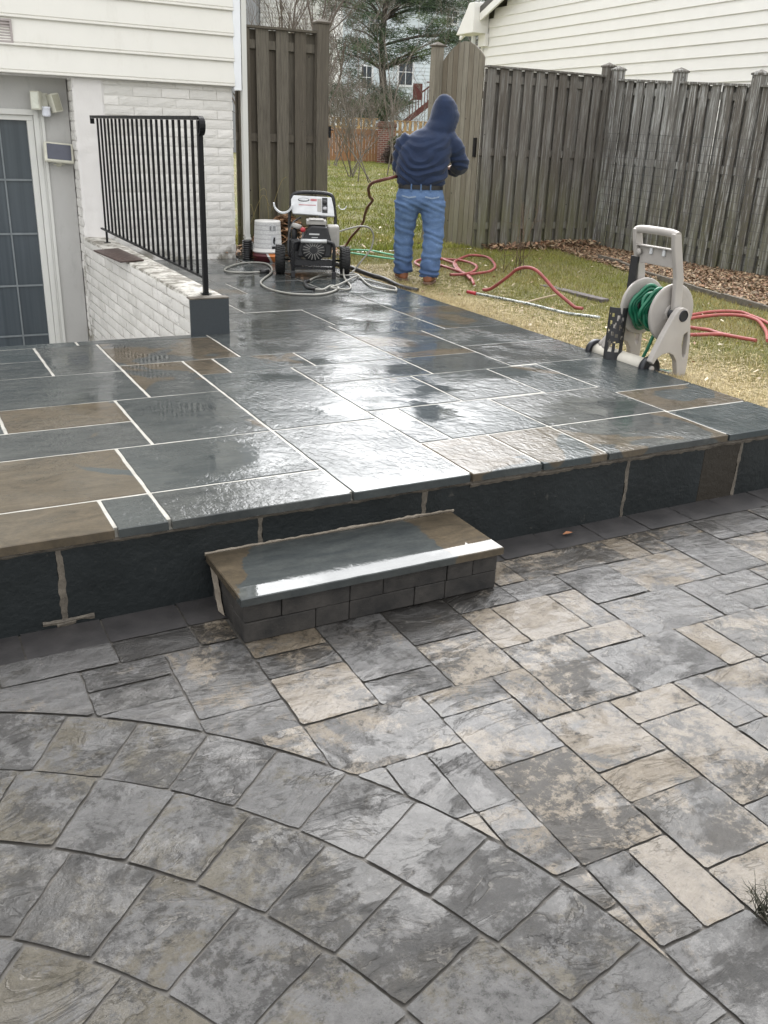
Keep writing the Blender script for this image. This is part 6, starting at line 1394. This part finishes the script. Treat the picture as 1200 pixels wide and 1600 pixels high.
for (a, b, c_, d, lab) in ((671, 32, 685, 47, 0), (556, 44, 570, 60, 0), (602, 98, 622, 133, 0), (545, 110, 560, 140, 0), (672, 126, 688, 150, 0), (705, 60, 716, 80, 0)):
    mb = MB(); mb.box((X(a) - .12, -.10, Zf(d) - .12), (X(c_) + .12, -.031, Zf(b) + .12)); fo = mb.build('window', M_TRIM, bh)
    mb = MB(); mb.box((X(a), -.115, Zf(d)), (X(c_), -.101, Zf(b))); po = mb.build('pane', M_DGL, fo)
    mb = MB(); mb.box(((X(a) + X(c_)) / 2 - .02, -.122, Zf(d)), ((X(a) + X(c_)) / 2 + .02, -.1155, Zf(b))); mb.box((X(a), -.1225, (Zf(b) + Zf(d)) / 2 - .02), (X(c_), -.116, (Zf(b) + Zf(d)) / 2 + .02)); mb.build('muntin', M_TRIM, fo)
dk = empty('deck_stairs', farpt(660, 50, .1), RZ, label='dark red timber deck with railing and stairs on the blue house', cat='deck')
S2 = 50 / 1412; X2 = lambda px: (px - 660) * S2; Z2 = lambda py: 1.3 + (205 - py) * S2
mb = MB(); mb.box((X2(655), 0, Z2(156)), (X2(700), 2.5, Z2(150))); 
for a in (657, 696): mb.bar((X2(a), .05, -.2), (X2(a), .05, Z2(150)), .14)
mb.build('platform', M_DECK, dk)
mb = MB(); mb.bar((X2(645), -.02, Z2(127)), (X2(700), -.02, Z2(127)), .09, .06)
for k in range(12): mb.bar((X2(657 + k * 3.8), -.02, Z2(150)), (X2(657 + k * 3.8), -.02, Z2(127)), .05)
for a in (656, 676, 698): mb.bar((X2(a), -.03, Z2(156)), (X2(a), -.03, Z2(124)), .12)
mb.build('railing', M_DECK, dk)
mb = MB(); mb.bar((X2(656), -.02, Z2(152)), (X2(612), -.02, Z2(186)), .28, .06, up=(0, 1, 0)); mb.bar((X2(656), -.04, Z2(128)), (X2(616), -.04, Z2(158)), .08, .06, up=(0, 1, 0))
for k in range(9): t_ = k / 9; mb.bar((X2(656 - 40 * t_), -.03, Z2(152 + 31 * t_)), (X2(656 - 40 * t_), -.03, Z2(128 + 30 * t_)), .045)
for k in range(8): t_ = k / 8; mb.box((X2(652 - 38 * t_) - .14, 0, Z2(153 + 31 * t_)), (X2(652 - 38 * t_) + .14, 1.0, Z2(153 + 31 * t_) + .05))
mb.build('stairs', M_DECK, dk)
mb = MB(); mb.box((X2(625), 2.4, Z2(150)), (X2(640), 2.5, Z2(126))); mb.build('door', M_DECK, dk)
# white house far left
M_WS = mat_paint('far_white_siding', (.70, .70, .68), .6, .05, 60, .04)
wh_ = empty('white_house', farpt(440, 45, .1), RZ, label='white sided house behind the bare trees on the left', cat='house')
S3 = 45 / 1412; X3 = lambda px: (px - 440) * S3; Z3 = lambda py: 1.4 + (212 - py) * S3
mb = MB(); z = -.5
while z < 8.5:
    x0, x1 = X3(391), X3(500); mb.poly([(x0, -.03, z), (x1, -.03, z), (x1, 0, z + .2), (x0, 0, z + .2)]); mb.poly([(x0, 0, z), (x1, 0, z), (x1, -.03, z), (x0, -.03, z)]); z += .2
mb.build('siding', M_WS, wh_)
mb = MB(); mb.box((X3(391), .002, -.5), (X3(500), 8, 8.6)); mb.build('house_wall', M_WS, wh_)
mb = MB(); mb.box((X3(330), -1.2, -.5), (X3(390), 6, 8.0)); mb.build('grey_wing', mat_paint('grey_siding', (.25, .26, .28), .6, .05, 60, .05), wh_)
mb = MB(); mb.box((X3(378), -1.26, Z3(20)), (X3(388), -1.201, Z3(0))); f_ = mb.build('window', M_TRIM, wh_); mb = MB(); mb.box((X3(380), -1.275, Z3(18)), (X3(386), -1.261, Z3(2))); mb.build('pane', M_DGL, f_)
mb = MB(); mb.prism([(-.6, 8.6), (4, 11), (8.6, 8.6)], X3(328), X3(506), Matrix(((0, 0, 1, 0), (1, 0, 0, 0), (0, 1, 0, 0), (0, 0, 0, 1)))); mb.build('roof', M_ROOF, wh_)
# dark wooded mass farther off
def wood(px0, px1, D, h, n, label):
    VV, TT = [], []
    for k in range(n):
        px = random.uniform(px0, px1); c = farpt(px, D + random.uniform(-4, 4), random.uniform(.5, h)); V, T_ = leafball(90, (c.x, c.y, c.z), (1.4, 1.4, 1.2), .16, [(.05, .045, .035), (.06, .065, .035), (.045, .04, .035)]); VV.append(V); TT.append(T_)
    o = soup('far_wood', np.concatenate(VV), M_BLADE, np.concatenate(TT)); tag(o, label, 'wood', kind='stuff')
wood(300, 960, 75, 9, 420, 'distant wood behind the houses')
# dead weed stalks on the lawn and thin vines by the left fence
mb = MB(); random.seed(8); b = Vector((6.49, 8.96, -.03))
for k in range(11):
    h_ = random.uniform(.25, .85); d = Vector((random.gauss(0, .12), random.gauss(0, .12), h_)); b0 = b + Vector((random.gauss(0, .08), random.gauss(0, .08), 0)); mb.tube([b0, b0 + d * .5 + Vector((random.gauss(0, .02), 0, 0)), b0 + d], [.004, .003, .0015], 5)
    for _ in range(3):
        q = b0 + d * random.uniform(.3, .9); mb.tube([q, q + Vector((random.gauss(0, .08), random.gauss(0, .08), random.uniform(.02, .12)))], [.002, .001], 4)
tag(mb.build('dead_plant', simple('dead_stalk', (.11, .07, .045), .85)), 'dead reddish plant stalks standing behind the red hose hump', 'plant')
mb = MB(); random.seed(9)
for k in range(9):
    b0 = Vector((random.uniform(3.85, 4.5), 10.80, random.uniform(.3, .5))); q1 = b0 + Vector((random.uniform(-.1, .25), -.05, random.uniform(.15, .4))); q2 = q1 + Vector((random.uniform(-.1, .3), -.05, random.uniform(-.15, .15))); mb.tube(spline([b0, q1, q2], 4), [.003] * 9, 4)
tag(mb.build('dry_vine', simple('yellow_twig', (.24, .20, .09), .8)), 'thin yellowish twigs straggling in front of the left fence', 'vine')
